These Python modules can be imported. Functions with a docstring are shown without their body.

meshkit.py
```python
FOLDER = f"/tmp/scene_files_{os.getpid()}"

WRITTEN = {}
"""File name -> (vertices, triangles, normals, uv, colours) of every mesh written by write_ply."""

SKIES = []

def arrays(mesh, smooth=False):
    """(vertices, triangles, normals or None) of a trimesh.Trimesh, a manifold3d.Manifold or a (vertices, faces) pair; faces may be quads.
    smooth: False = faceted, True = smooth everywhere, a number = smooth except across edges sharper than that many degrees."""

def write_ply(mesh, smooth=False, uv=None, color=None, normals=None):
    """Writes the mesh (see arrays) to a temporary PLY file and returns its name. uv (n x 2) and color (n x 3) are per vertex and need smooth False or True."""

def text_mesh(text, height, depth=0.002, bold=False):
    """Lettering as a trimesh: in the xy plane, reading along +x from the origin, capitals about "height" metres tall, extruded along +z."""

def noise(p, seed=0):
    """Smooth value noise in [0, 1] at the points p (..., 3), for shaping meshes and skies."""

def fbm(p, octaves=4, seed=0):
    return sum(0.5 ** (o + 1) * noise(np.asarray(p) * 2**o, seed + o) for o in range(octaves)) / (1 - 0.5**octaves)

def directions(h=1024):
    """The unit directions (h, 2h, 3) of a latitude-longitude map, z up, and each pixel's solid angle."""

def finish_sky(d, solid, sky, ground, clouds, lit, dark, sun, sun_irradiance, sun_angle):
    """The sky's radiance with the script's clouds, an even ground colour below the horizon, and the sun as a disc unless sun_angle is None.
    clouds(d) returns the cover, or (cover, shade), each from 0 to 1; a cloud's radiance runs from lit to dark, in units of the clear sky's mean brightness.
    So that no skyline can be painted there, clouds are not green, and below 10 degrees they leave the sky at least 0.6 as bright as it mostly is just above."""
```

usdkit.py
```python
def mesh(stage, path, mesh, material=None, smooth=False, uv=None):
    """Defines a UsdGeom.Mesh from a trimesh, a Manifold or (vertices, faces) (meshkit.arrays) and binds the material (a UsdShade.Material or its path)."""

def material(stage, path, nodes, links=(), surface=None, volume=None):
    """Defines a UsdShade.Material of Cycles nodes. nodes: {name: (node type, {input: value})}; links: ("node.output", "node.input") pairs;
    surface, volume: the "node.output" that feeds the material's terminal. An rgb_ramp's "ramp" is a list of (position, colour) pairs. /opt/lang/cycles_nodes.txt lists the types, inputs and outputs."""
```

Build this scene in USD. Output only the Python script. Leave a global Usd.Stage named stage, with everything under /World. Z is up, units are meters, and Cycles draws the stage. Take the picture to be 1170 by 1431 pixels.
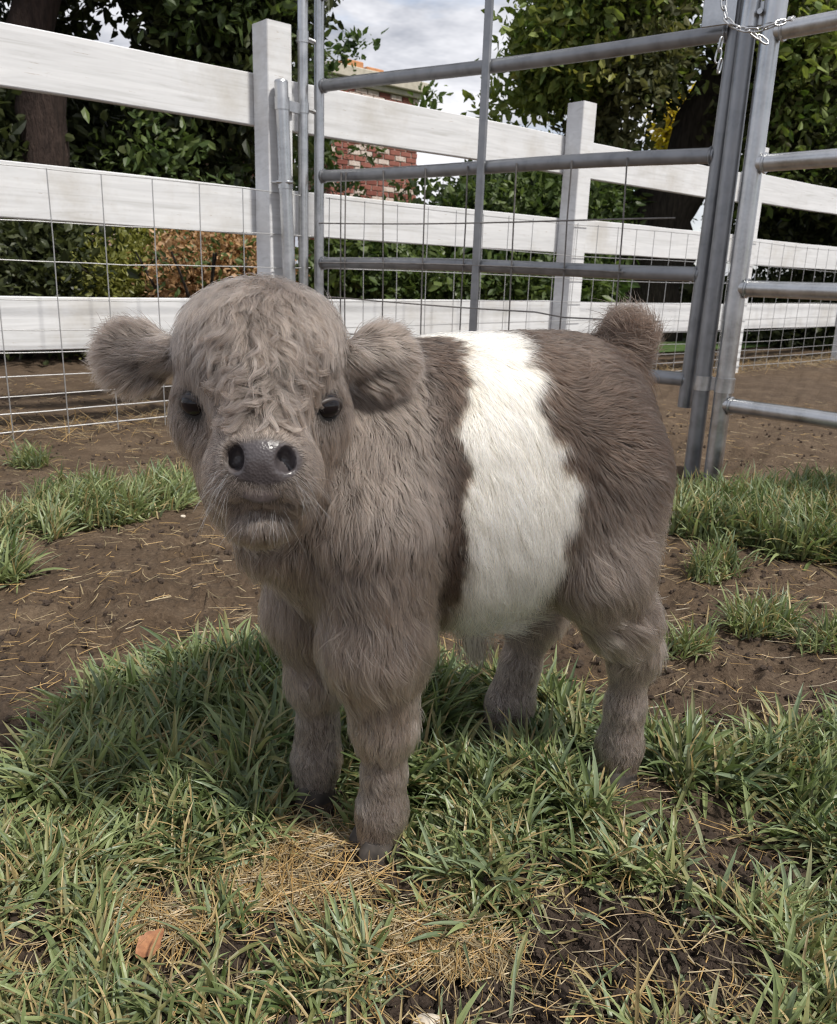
import math
import numpy as np, trimesh
from scipy.spatial import cKDTree
from scipy import ndimage
import usdkit, meshkit
from pxr import Usd, UsdGeom, UsdLux, UsdShade, Sdf, Gf, Vt

rng = np.random.default_rng(7)
stage = Usd.Stage.CreateInMemory()
UsdGeom.SetStageUpAxis(stage, 'Z')
UsdGeom.SetStageMetersPerUnit(stage, 1.0)
UsdGeom.Xform.Define(stage, '/World')
UsdGeom.Scope.Define(stage, '/World/Looks')
A = np.array

# ---------------------------------------------------------------- camera, sky, sun, exposure
EXPOSURE = 0.68
SUN_AZ, SUN_EL = math.atan2(0.78, -0.62), math.radians(54)
SUN_POWER, SUN_SIZE, SKY = 0.80, 5.0, 0.120
FPX, PW, PH = 1156.0, 1170.0, 1431.0
PITCH, ROLL, EYE = math.radians(16.1), math.radians(2.0), A([0, 0, 0.54])
FW = A([0, math.cos(PITCH), -math.sin(PITCH)])
R0 = A([1.0, 0, 0])
RT = math.cos(ROLL) * R0 + math.sin(ROLL) * np.cross(R0, FW)
UP = np.cross(RT, FW)
cam = UsdGeom.Camera.Define(stage, '/World/camera')
cam.CreateFocalLengthAttr(6.86)
cam.CreateHorizontalApertureAttr(6.86 * PW / FPX)
cam.CreateVerticalApertureAttr(6.86 * PH / FPX)
cam.CreateFStopAttr(5.0)
cam.CreateFocusDistanceAttr(0.70)
cam.CreateClippingRangeAttr(Gf.Vec2f(0.02, 2000))
cam.CreateExposureAttr(EXPOSURE)
cam.AddTransformOp().Set(Gf.Matrix4d(*[float(v) for row in (list(RT) + [0], list(UP) + [0], list(-FW) + [0], list(EYE) + [1]) for v in row]))

usdkit.material(stage, '/World/Looks/sky', {
    's': ('sky_texture', {'sky_type': 'single_scattering', 'sun_disc': False, 'sun_elevation': SUN_EL, 'sun_rotation': SUN_AZ, 'air_density': 1.0, 'aerosol_density': 1.6}),
    'tc': ('texture_coordinate', {}),
    'm': ('mapping', {'scale': (1.0, 1.0, 2.6), 'location': (1.7, 0.35, 0.2)}),
    'n': ('noise_texture', {'scale': 2.3, 'detail': 7, 'roughness': 0.55, 'distortion': 0.4}),
    'n2': ('noise_texture', {'scale': 3.1, 'detail': 6, 'roughness': 0.6, 'distortion': 0.2}),
    'cov': ('rgb_ramp', {'ramp': [(0.33, (0, 0, 0)), (0.47, (1, 1, 1))]}),
    'shade': ('rgb_ramp', {'ramp': [(0.36, (1.6, 1.75, 2.15)), (0.60, (5.8, 5.8, 6.0))]}),
    'mix': ('mix', {}),
    'b': ('background_shader', {'strength': SKY})},
    [('tc.generated', 'm.vector'), ('m.vector', 'n.vector'), ('m.vector', 'n2.vector'), ('n.fac', 'cov.fac'), ('n2.fac', 'shade.fac'),
     ('cov.color', 'mix.fac'), ('s.color', 'mix.color1'), ('shade.color', 'mix.color2'), ('mix.color', 'b.color')], surface='b.background')
dome = UsdLux.DomeLight.Define(stage, '/World/sky')
dome.CreateIntensityAttr(1.0)
UsdShade.MaterialBindingAPI.Apply(dome.GetPrim()).Bind(UsdShade.Material.Get(stage, '/World/Looks/sky'))
dome.GetPrim().SetCustomDataByKey('kind', 'structure')
sun = UsdLux.DistantLight.Define(stage, '/World/sun')
sun.CreateNormalizeAttr(True)
sun.CreateIntensityAttr(SUN_POWER)
sun.CreateAngleAttr(SUN_SIZE)
sun.CreateColorAttr(Gf.Vec3f(1.0, 0.955, 0.88))
SUN_DIR = A([math.sin(SUN_AZ) * math.cos(SUN_EL), math.cos(SUN_AZ) * math.cos(SUN_EL), math.sin(SUN_EL)])
_z = SUN_DIR; _x = np.cross([0, 0, 1.0], _z); _x /= np.linalg.norm(_x); _y = np.cross(_z, _x)
sun.AddTransformOp().Set(Gf.Matrix4d(*[float(v) for row in (list(_x) + [0], list(_y) + [0], list(_z) + [0], [0, 0, 5, 1]) for v in row]))

# ---------------------------------------------------------------- helpers
def at(px, py, y):
    """The world point at depth y (metres along +y) seen at a pixel of the photograph."""
    d = FW + RT * (px - PW / 2) / FPX - UP * (py - PH / 2) / FPX
    return EYE + d * (y / d[1])
def gp(px, py, z=0.0):
    d = FW + RT * (px - PW / 2) / FPX - UP * (py - PH / 2) / FPX
    return EYE + d * ((z - EYE[2]) / d[2])
def pj(p):
    p = np.asarray(p, float) - EYE
    w = p @ FW
    return np.stack([PW / 2 + FPX * (p @ RT) / w, PH / 2 - FPX * (p @ UP) / w, w], -1)
used = {}
def path_for(name, parent=None):
    base = (str(parent.GetPath()) if parent is not None else '/World') + '/' + name
    n = used.get(base, 0); used[base] = n + 1
    return base if n == 0 else f'{base}_{n:03d}'
def tag(o, label=None, cat=None, group=None, kind=None):
    p = o if isinstance(o, Usd.Prim) else o.GetPrim()
    for k, v in (('label', label), ('category', cat), ('group', group), ('kind', kind)):
        if v: p.SetCustomDataByKey(k, v)
    return p
def thing(name, label, cat, loc=(0, 0, 0), rotz=0.0, group=None):
    x = UsdGeom.Xform.Define(stage, path_for(name))
    x.AddTranslateOp().Set(Gf.Vec3d(*map(float, loc)))
    if rotz: x.AddRotateZOp().Set(math.degrees(rotz))
    return tag(x, label, cat, group)
def obj(name, mesh, mat, parent=None, smooth=False, color=None, kind=None, label=None, extra=None):
    m = usdkit.mesh(stage, path_for(name, parent), mesh, '/World/Looks/' + mat, smooth=smooth)
    pv = UsdGeom.PrimvarsAPI(m)
    if color is not None:
        pv.CreatePrimvar('displayColor', Sdf.ValueTypeNames.Color3fArray, 'vertex').Set(Vt.Vec3fArray.FromNumpy(np.asarray(color, np.float32)))
    for k, v in (extra or {}).items():
        pv.CreatePrimvar(k, Sdf.ValueTypeNames.FloatArray, 'vertex').Set(Vt.FloatArray.FromNumpy(np.asarray(v, np.float32)))
    return tag(m, label, None, None, kind)
def curves(name, pts, widths, colors, mat, parent=None, kind='stuff', label=None):
    """pts (n, k, 3), widths (n, k), colors (n, k, 3)"""
    n, k = pts.shape[:2]
    c = UsdGeom.BasisCurves.Define(stage, path_for(name, parent))
    c.CreateTypeAttr('linear'); c.CreateWrapAttr('nonperiodic')
    c.CreateCurveVertexCountsAttr(Vt.IntArray.FromNumpy(np.full(n, k, np.int32)))
    c.CreatePointsAttr(Vt.Vec3fArray.FromNumpy(pts.reshape(-1, 3).astype(np.float32)))
    c.CreateWidthsAttr(Vt.FloatArray.FromNumpy(widths.ravel().astype(np.float32)))
    c.SetWidthsInterpolation('vertex')
    UsdGeom.PrimvarsAPI(c).CreatePrimvar('displayColor', Sdf.ValueTypeNames.Color3fArray, 'vertex').Set(Vt.Vec3fArray.FromNumpy(colors.reshape(-1, 3).astype(np.float32)))
    UsdShade.MaterialBindingAPI.Apply(c.GetPrim()).Bind(UsdShade.Material.Get(stage, '/World/Looks/' + mat))
    return tag(c, label, None, None, kind)
def mat(name, nodes, links=(), surface='p.BSDF'):
    return usdkit.material(stage, '/World/Looks/' + name, nodes, links, surface=surface)
def unit(v):
    v = np.asarray(v, float)
    return v / np.maximum(np.linalg.norm(v, axis=-1, keepdims=True), 1e-9)
def sstep(a, b, x):
    t = np.clip((x - a) / (b - a), 0, 1)
    return t * t * (3 - 2 * t)
def vnoise(p, scale, seed=0):
    """a smooth vector field in [-1, 1]"""
    return np.stack([meshkit.fbm(p * scale, 2, seed + 17 * i) * 2 - 1 for i in range(3)], -1)
def bars(p0, p1, r, sides=10, caps=True):
    """a round bar between two points"""
    p0, p1 = np.asarray(p0, float), np.asarray(p1, float)
    return tube(A([p0, p1]), [r, r], sides, caps)
def tube(pts, radii, sides=8, caps=True):
    p = np.asarray(pts, float); t = unit(np.gradient(p, axis=0)); n = len(p)
    a = np.zeros_like(p); ref = A([0, 0, 1.0]) if abs(t[0, 2]) < 0.9 else A([1.0, 0, 0])
    for i in range(n):
        ref = ref - t[i] * (ref @ t[i]); ref /= np.linalg.norm(ref); a[i] = ref
    b = np.cross(t, a); ang = np.arange(sides) * 2 * np.pi / sides
    r = np.broadcast_to(radii, (n,))[:, None, None]
    v = (p[:, None] + r * (np.cos(ang)[None, :, None] * a[:, None] + np.sin(ang)[None, :, None] * b[:, None])).reshape(-1, 3)
    i, j = np.meshgrid(np.arange(n - 1), np.arange(sides), indexing='ij')
    q = np.stack([i * sides + j, i * sides + (j + 1) % sides, (i + 1) * sides + (j + 1) % sides, (i + 1) * sides + j], -1).reshape(-1, 4)
    f = np.vstack([q[:, [0, 1, 2]], q[:, [0, 2, 3]]])
    if caps:
        v = np.vstack([v, p[:1], p[-1:]]); m = n * sides; k = np.arange(sides)
        f = np.vstack([f, np.stack([np.full(sides, m), (k + 1) % sides, k], 1), np.stack([np.full(sides, m + 1), (n - 1) * sides + k, (n - 1) * sides + (k + 1) % sides], 1)])
    return trimesh.Trimesh(v, f, process=False)
def cat(ms):
    return trimesh.util.concatenate(ms)
def box_on(o, ex, ey, ez, lo, hi, cham=0.0):
    """a box with its own axes: from lo to hi along ex, ey, ez through o, edges chamfered"""
    lo, hi = A(lo, float), A(hi, float)
    if cham <= 0:
        c = A([[x, y, z] for x in (lo[0], hi[0]) for y in (lo[1], hi[1]) for z in (lo[2], hi[2])])
    else:
        c = []
        for sx in (0, 1):
            for sy in (0, 1):
                for sz in (0, 1):
                    k = A([hi[0] if sx else lo[0], hi[1] if sy else lo[1], hi[2] if sz else lo[2]])
                    d = A([-1 if sx else 1, -1 if sy else 1, -1 if sz else 1]) * cham
                    for ax in range(3):
                        e = d.copy(); e[ax] = 0; c.append(k + e)
        c = A(c)
    h = trimesh.convex.convex_hull(c)
    v = np.asarray(h.vertices)
    return trimesh.Trimesh(o + v @ np.stack([ex, ey, ez]), h.faces, process=False)

# ---------------------------------------------------------------- materials
mat('hide', {'a': ('attribute', {'attribute': 'displayColor'}), 'w': ('attribute', {'attribute': 'wet'}), 'r': ('map_range', {'from_min': 0, 'from_max': 1, 'to_min': 0.75, 'to_max': 0.33}),
             'tc': ('texture_coordinate', {}), 'v': ('voronoi_texture', {'scale': 480, 'feature': 'f1'}), 'bm': ('bump', {'strength': 0.4, 'distance': 0.0008}),
             'p': ('principled_bsdf', {})},
    [('a.color', 'p.base_color'), ('w.fac', 'r.value'), ('r.result', 'p.roughness'), ('tc.object', 'v.vector'), ('v.distance', 'bm.height'), ('bm.normal', 'p.normal')])
mat('eyeball', {'p': ('principled_bsdf', {'base_color': (0.006, 0.0045, 0.005), 'roughness': 0.05, 'specular_ior_level': 0.35})})
mat('lid', {'p': ('principled_bsdf', {'base_color': (0.035, 0.027, 0.024), 'roughness': 0.5})})
mat('horn', {'tc': ('texture_coordinate', {}), 'n': ('noise_texture', {'scale': 90, 'detail': 5}), 'r': ('rgb_ramp', {'ramp': [(0.3, (0.03, 0.026, 0.024)), (0.7, (0.085, 0.072, 0.062))]}), 'p': ('principled_bsdf', {'roughness': 0.6})},
    [('tc.object', 'n.vector'), ('n.fac', 'r.fac'), ('r.color', 'p.base_color')])
mat('fur', {'a': ('attribute', {'attribute': 'displayColor'}), 'p': ('principled_hair_bsdf', {'model': 'Chiang', 'parametrization': 'Direct coloring', 'roughness': 0.45, 'radial_roughness': 0.6, 'coat': 0.0})}, [('a.color', 'p.color')])
def posmat(name, scale, stops, rough=0.9, bump=None, detail=6, vec=(1, 1, 1), spec=0.3, distortion=0.0, extra_nodes=None):
    nodes = {'tc': ('texture_coordinate', {}), 'm': ('mapping', {'scale': vec}), 'n': ('noise_texture', {'scale': scale, 'detail': detail, 'roughness': 0.62, 'distortion': distortion}),
             'r': ('rgb_ramp', {'ramp': stops}), 'p': ('principled_bsdf', {'roughness': rough, 'specular_ior_level': spec})}
    links = [('tc.object', 'm.vector'), ('m.vector', 'n.vector'), ('n.fac', 'r.fac'), ('r.color', 'p.base_color')]
    if bump:
        nodes['n2'] = ('noise_texture', {'scale': bump[0], 'detail': 8, 'roughness': 0.65}); nodes['b'] = ('bump', {'strength': bump[1], 'distance': bump[2]})
        links += [('m.vector', 'n2.vector'), ('n2.fac', 'b.height'), ('b.normal', 'p.normal')]
    return mat(name, nodes, links)

mat('soil', {'a': ('attribute', {'attribute': 'damp'}), 'tc': ('texture_coordinate', {}), 'n': ('noise_texture', {'scale': 7, 'detail': 8, 'roughness': 0.65}), 'nf': ('noise_texture', {'scale': 120, 'detail': 6, 'roughness': 0.7}),
    'dry': ('rgb_ramp', {'ramp': [(0.28, (0.046, 0.030, 0.018)), (0.5, (0.100, 0.068, 0.043)), (0.68, (0.190, 0.138, 0.092))]}),
    'wet': ('rgb_ramp', {'ramp': [(0.3, (0.030, 0.021, 0.016)), (0.55, (0.058, 0.041, 0.031)), (0.75, (0.105, 0.078, 0.058))]}),
    'mixn': ('mix', {'fac': 0.5}), 'mx': ('mix', {}), 'rr': ('map_range', {'from_min': 0, 'from_max': 1, 'to_min': 0.95, 'to_max': 0.72}),
    'b': ('bump', {'strength': 1.0, 'distance': 0.010}), 'b2': ('bump', {'strength': 0.6, 'distance': 0.02}), 'p': ('principled_bsdf', {'specular_ior_level': 0.25})},
    [('tc.object', 'n.vector'), ('tc.object', 'nf.vector'), ('n.fac', 'mixn.color1'), ('nf.fac', 'mixn.color2'), ('mixn.color', 'dry.fac'), ('mixn.color', 'wet.fac'), ('a.fac', 'mx.fac'), ('dry.color', 'mx.color1'), ('wet.color', 'mx.color2'),
     ('mx.color', 'p.base_color'), ('a.fac', 'rr.value'), ('rr.result', 'p.roughness'), ('n.fac', 'b2.height'), ('nf.fac', 'b.height'), ('b2.normal', 'b.normal'), ('b.normal', 'p.normal')])

# ---------------------------------------------------------------- the ground: one sheet, lumpy near by, out to the horizon
HOOF_AT = A([[-0.030, 0.684], [-0.103, 0.770], [0.230, 0.816], [0.111, 0.897]])
DENT = np.random.default_rng(19); _dy = 0.95 + 2.6 * DENT.random(110) ** 1.3; DENTS = np.stack([DENT.uniform(-0.52, 0.55, 110) * _dy, _dy, DENT.uniform(0.016, 0.032, 110), DENT.uniform(0.006, 0.014, 110)], -1)
DENTS = np.vstack([DENTS, np.stack([DENT.uniform(0.05, 0.24, 14), DENT.uniform(0.50, 0.62, 14), DENT.uniform(0.014, 0.024, 14), DENT.uniform(0.006, 0.012, 14)], -1)])
def dents(x, y):
    out = np.zeros(x.shape); fx, fy = x.ravel(), y.ravel(); o = out.ravel()
    for dx, dy, r, d in DENTS:
        k = np.flatnonzero((np.abs(fx - dx) < 2.5 * r) & (np.abs(fy - dy) < 2.5 * r))
        if len(k):
            u = np.hypot(fx[k] - dx, fy[k] - dy) / r
            o[k] += -d * np.exp(-u ** 4) + d * 0.55 * np.exp(-((u - 1.35) / 0.35) ** 2)
    return o.reshape(x.shape)
def gz(x, y):
    x, y = np.broadcast_arrays(np.asarray(x, float), np.asarray(y, float))
    p = np.stack([x, y, np.zeros_like(x)], -1)
    r = np.hypot(x, y)
    lum = (meshkit.fbm(p * 4.5, 3, 21) - 0.5) * 0.030
    med = (meshkit.fbm(p * 22, 3, 22) - 0.5) * 0.040
    fine = (np.abs(meshkit.fbm(p * 75, 3, 23) - 0.5)) * 0.020 * (1 - sstep(1.2, 2.5, r))
    rough = 0.35 + 0.65 * sstep(0.42, 0.62, meshkit.fbm(p * 2.6, 2, 24))
    z = lum + (med + fine) * rough + dents(x, y) - 0.004
    h = np.min(np.hypot(x[..., None] - HOOF_AT[:, 0], y[..., None] - HOOF_AT[:, 1]), -1)
    z = z * sstep(0.01, 0.07, h)
    z = z * (1 - sstep(6, 12, r)) + sstep(30, 300, r) * 0.0
    return z
def in_poly(px, py, poly):
    poly = A(poly, float); ins = np.zeros(px.shape, bool)
    for (x0, y0), (x1, y1) in zip(poly, np.roll(poly, -1, 0)):
        c = ((y0 > py) != (y1 > py)) & (px < (x1 - x0) * (py - y0) / (y1 - y0 + 1e-12) + x0)
        ins ^= c
    return ins
def world_poly(pix):                                     # outlines on the ground, read off the photograph once
    return A([gp(*p)[:2] for p in pix])
def world_spot(px, py, rx, ry):
    c = gp(px, py)[:2]; a = np.linalg.norm(gp(px + rx, py)[:2] - c); b = np.linalg.norm(gp(px, py + ry)[:2] - c)
    return c, a, b
BARE = [world_spot(*s) for s in ((870, 1345, 265, 125), (720, 1410, 170, 80), (1040, 1240, 100, 40), (960, 1410, 170, 70), (860, 1260, 90, 40), (600, 1135, 40, 28), (500, 1255, 60, 22), (330, 1335, 36, 18), (760, 1235, 60, 30))]
STRAW = [world_spot(*s) for s in ((385, 1235, 150, 52), (400, 1240, 100, 34), (580, 1310, 60, 36), (230, 1300, 50, 20), (650, 1340, 50, 26), (430, 1175, 80, 20))]
def spots(x, y, sp):
    return np.max([1 - sstep(0.55, 1.15, np.hypot((x - c[0]) / a, (y - c[1]) / b)) for c, a, b in sp], 0)
rr_ = np.concatenate([np.geomspace(0.30, 2.6, 380), np.geomspace(2.6, 600, 130)[1:]])
aa_ = np.radians(np.concatenate([np.linspace(-180, -44, 40)[:-1], np.linspace(-44, 44, 520), np.linspace(44, 180, 40)[1:]]))
GX, GY = np.outer(rr_, np.sin(aa_)), np.outer(rr_, np.cos(aa_))
GZ = gz(GX, GY)
nr, na = GX.shape
i_, j_ = np.meshgrid(np.arange(nr - 1), np.arange(na - 1), indexing='ij')
q = np.stack([i_ * na + j_, (i_ + 1) * na + j_, (i_ + 1) * na + j_ + 1, i_ * na + j_ + 1], -1).reshape(-1, 4)
gv = np.stack([GX, GY, GZ], -1).reshape(-1, 3)
gf = np.vstack([q[:, [0, 2, 1]], q[:, [0, 3, 2]]])
gv = np.vstack([gv, [[0, 0, 0]]]); k_ = np.arange(na - 1)
gf = np.vstack([gf, np.stack([np.full(na - 1, len(gv) - 1), k_ + 1, k_], 1)])
damp = np.clip(spots(gv[:, 0], gv[:, 1], BARE) * 0.75 + 0.9 * (1 - sstep(0.85, 1.15, gv[:, 1])) * 0.5 + 0.9 * (meshkit.fbm(gv * A([1.3, 1.3, 0]), 3, 31) - 0.45), 0, 1)
obj('ground', (gv, gf), 'soil', smooth=True, kind='structure', extra={'damp': damp})
posmat('lawn', 5, [(0.3, (0.045, 0.085, 0.02)), (0.7, (0.10, 0.16, 0.045))], bump=(90, 0.8, 0.03))
lw = A([[1.2, 6.1], [2.6, 7.2], [5.5, 10.0], [16, 14], [30, 40], [-20, 40], [-20, 16], [-2, 12]]); lc = lw.mean(0)
obj('lawn', (np.vstack([np.c_[lw, np.full(len(lw), 0.006)], [[*lc, 0.006]]]), A([[k, (k + 1) % len(lw), len(lw)] for k in range(len(lw))])), 'lawn', kind='structure')

# ---------------------------------------------------------------- materials of the built things
mat('white_paint', {'tc': ('texture_coordinate', {}), 'm': ('mapping', {'rotation': (0, 0, -0.7224), 'scale': (1, 1, 1)}), 'ms': ('mapping', {'scale': (1.6, 9, 26)}),
    'n': ('noise_texture', {'scale': 1.6, 'detail': 7, 'roughness': 0.6, 'distortion': 1.2}), 'w': ('wave_texture', {'wave_type': 'bands', 'bands_direction': 'z', 'scale': 0.55, 'distortion': 9, 'detail': 4, 'detail_scale': 1.1}),
    'chip': ('noise_texture', {'scale': 9, 'detail': 5, 'roughness': 0.7}), 'cr': ('rgb_ramp', {'ramp': [(0.0, (0, 0, 0)), (0.66, (0, 0, 0)), (0.70, (1, 1, 1))]}),
    'pr': ('rgb_ramp', {'ramp': [(0.22, (0.42, 0.42, 0.41)), (0.42, (0.53, 0.535, 0.545)), (0.65, (0.60, 0.605, 0.615))]}), 'mx': ('mix', {'color2': (0.28, 0.22, 0.17)}), 'sn': ('noise_texture', {'scale': 2.2, 'detail': 7, 'roughness': 0.7}), 'sr': ('rgb_ramp', {'ramp': [(0.52, (0, 0, 0)), (0.80, (0.75, 0.75, 0.75))]}), 'mst': ('mix', {'color2': (0.36, 0.33, 0.28)}), 'wm': ('mix', {'mix_type': 'mix', 'fac': 0.72}),
    'b': ('bump', {'strength': 0.22, 'distance': 0.002}), 'p': ('principled_bsdf', {'roughness': 0.55, 'specular_ior_level': 0.35})},
    [('tc.object', 'm.vector'), ('m.vector', 'ms.vector'), ('ms.vector', 'n.vector'), ('ms.vector', 'w.vector'), ('ms.vector', 'chip.vector'), ('chip.fac', 'cr.fac'), ('n.fac', 'pr.fac'), ('pr.color', 'mx.color1'), ('cr.color', 'mx.fac'),
     ('m.vector', 'sn.vector'), ('sn.fac', 'sr.fac'), ('sr.color', 'mst.fac'), ('mx.color', 'mst.color1'), ('mst.color', 'p.base_color'), ('w.fac', 'wm.color1'), ('n.fac', 'wm.color2'), ('wm.color', 'b.height'), ('b.normal', 'p.normal')])
mat('galvanised', {'tc': ('texture_coordinate', {}), 'v': ('voronoi_texture', {'scale': 60}), 'n': ('noise_texture', {'scale': 14, 'detail': 6}), 'r': ('rgb_ramp', {'ramp': [(0.25, (0.30, 0.30, 0.30)), (0.45, (0.44, 0.445, 0.45)), (0.75, (0.58, 0.585, 0.595))]}),
    'rg': ('map_range', {'from_min': 0.3, 'from_max': 0.7, 'to_min': 0.22, 'to_max': 0.40}), 'b': ('bump', {'strength': 0.05, 'distance': 0.002}), 'p': ('principled_bsdf', {'metallic': 0.95})},
    [('tc.object', 'v.vector'), ('tc.object', 'n.vector'), ('n.fac', 'r.fac'), ('r.color', 'p.base_color'), ('n.fac', 'rg.value'), ('rg.result', 'p.roughness'), ('v.distance', 'b.height'), ('b.normal', 'p.normal')])
mat('dull_steel', {'tc': ('texture_coordinate', {}), 'n': ('noise_texture', {'scale': 18, 'detail': 6}), 'r': ('rgb_ramp', {'ramp': [(0.25, (0.17, 0.175, 0.185)), (0.75, (0.27, 0.275, 0.285))]}),
    'rg': ('map_range', {'from_min': 0.3, 'from_max': 0.7, 'to_min': 0.30, 'to_max': 0.45}), 'p': ('principled_bsdf', {'metallic': 0.7, 'specular_ior_level': 0.6})},
    [('tc.object', 'n.vector'), ('n.fac', 'r.fac'), ('r.color', 'p.base_color'), ('n.fac', 'rg.value'), ('rg.result', 'p.roughness')])
mat('wire', {'p': ('principled_bsdf', {'base_color': (0.42, 0.42, 0.42), 'metallic': 0.75, 'roughness': 0.45})})
posmat('dark_wire', 40, [(0.3, (0.10, 0.09, 0.085)), (0.7, (0.20, 0.19, 0.18))], rough=0.6)

# ---------------------------------------------------------------- the white board fence
FP, FD = A([-1.1, 2.79, 0]), unit(A([0.75, 0.661, 0])); FN = A([FD[1], -FD[0], 0])
def fence_pt(s, n, z): return FP + FD * s + FN * n + Z3 * z
Z3 = A([0, 0, 1.0])
fence = thing('board_fence', 'long white painted fence of three wide boards on square wooden posts', 'fence')
POSTS = [-2.78, -1.08, 0.622, 2.321, 4.0, 5.68, 7.36]
frng = np.random.default_rng(3)
def weathered(o, ex, ey, ez, lo, hi, nx, wob, seed):
    """a sawn board: a bar whose faces wander a little and whose edges are eased"""
    lo, hi = A(lo, float), A(hi, float); c = 0.003
    prof = []
    for y, z, in ((lo[1] + c, lo[2]), (hi[1] - c, lo[2]), (hi[1], lo[2] + c), (hi[1], (lo[2] + hi[2]) / 2), (hi[1], hi[2] - c), (hi[1] - c, hi[2]), (lo[1] + c, hi[2]), (lo[1], hi[2] - c), (lo[1], (lo[2] + hi[2]) / 2), (lo[1], lo[2] + c)):
        prof.append((y, z))
    prof = A(prof); m = len(prof); xs = np.linspace(lo[0], hi[0], nx)
    v = np.zeros((nx, m, 3))
    v[:, :, 0] = xs[:, None]; v[:, :, 1:] = prof[None]
    p = np.stack([v[..., 0] * 3.0, v[..., 1] * 8, v[..., 2] * 8 + seed * 7.7], -1)
    v[..., 1] += (meshkit.noise(p, seed) - 0.5) * wob
    v[..., 2] += (meshkit.noise(p * A([1, 0.2, 0.3]), seed + 1) - 0.5) * wob
    f = []
    i, j = np.meshgrid(np.arange(nx - 1), np.arange(m), indexing='ij')
    qd = np.stack([i * m + j, (i + 1) * m + j, (i + 1) * m + (j + 1) % m, i * m + (j + 1) % m], -1).reshape(-1, 4)
    V_ = v.reshape(-1, 3)
    F_ = np.vstack([qd[:, [0, 1, 2]], qd[:, [0, 2, 3]]])
    e = [[0, k, k + 1] for k in range(1, m - 1)]; e2 = [[(nx - 1) * m, (nx - 1) * m + k + 1, (nx - 1) * m + k] for k in range(1, m - 1)]
    return trimesh.Trimesh(o + V_ @ np.stack([ex, ey, ez]), np.vstack([F_, e, e2]), process=False)
for i, s in enumerate(POSTS):
    top = (1.34, 1.33, 1.345, 1.34, 1.335, 1.34, 1.34)[i]
    obj('post', weathered(FP, Z3, FD, FN, (-0.05, s, 0.0), (top, s + 0.098, 0.100), 14, 0.003, i + 40), 'white_paint', fence)
    if i + 1 < len(POSTS):
        for k, (z0, z1) in enumerate(((0.262, 0.427), (0.655, 0.817), (1.027, 1.195))):
            e0, e1 = frng.uniform(-0.006, 0.006, 2)
            # boards run behind the posts, from the middle of one to the middle of the next
            ez = unit(Z3 + FD * 0); d = unit(FD + Z3 * (e1 - e0) / 1.7); o = FP + Z3 * e0
            obj('board', weathered(o, d, FN, np.cross(d, FN) * -1 if np.cross(d, FN)[2] < 0 else np.cross(d, FN), (s + 0.052, -0.036, z0), (POSTS[i + 1] + 0.046, -0.002, z1), 24, 0.004, i * 3 + k), 'white_paint', fence)

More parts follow.
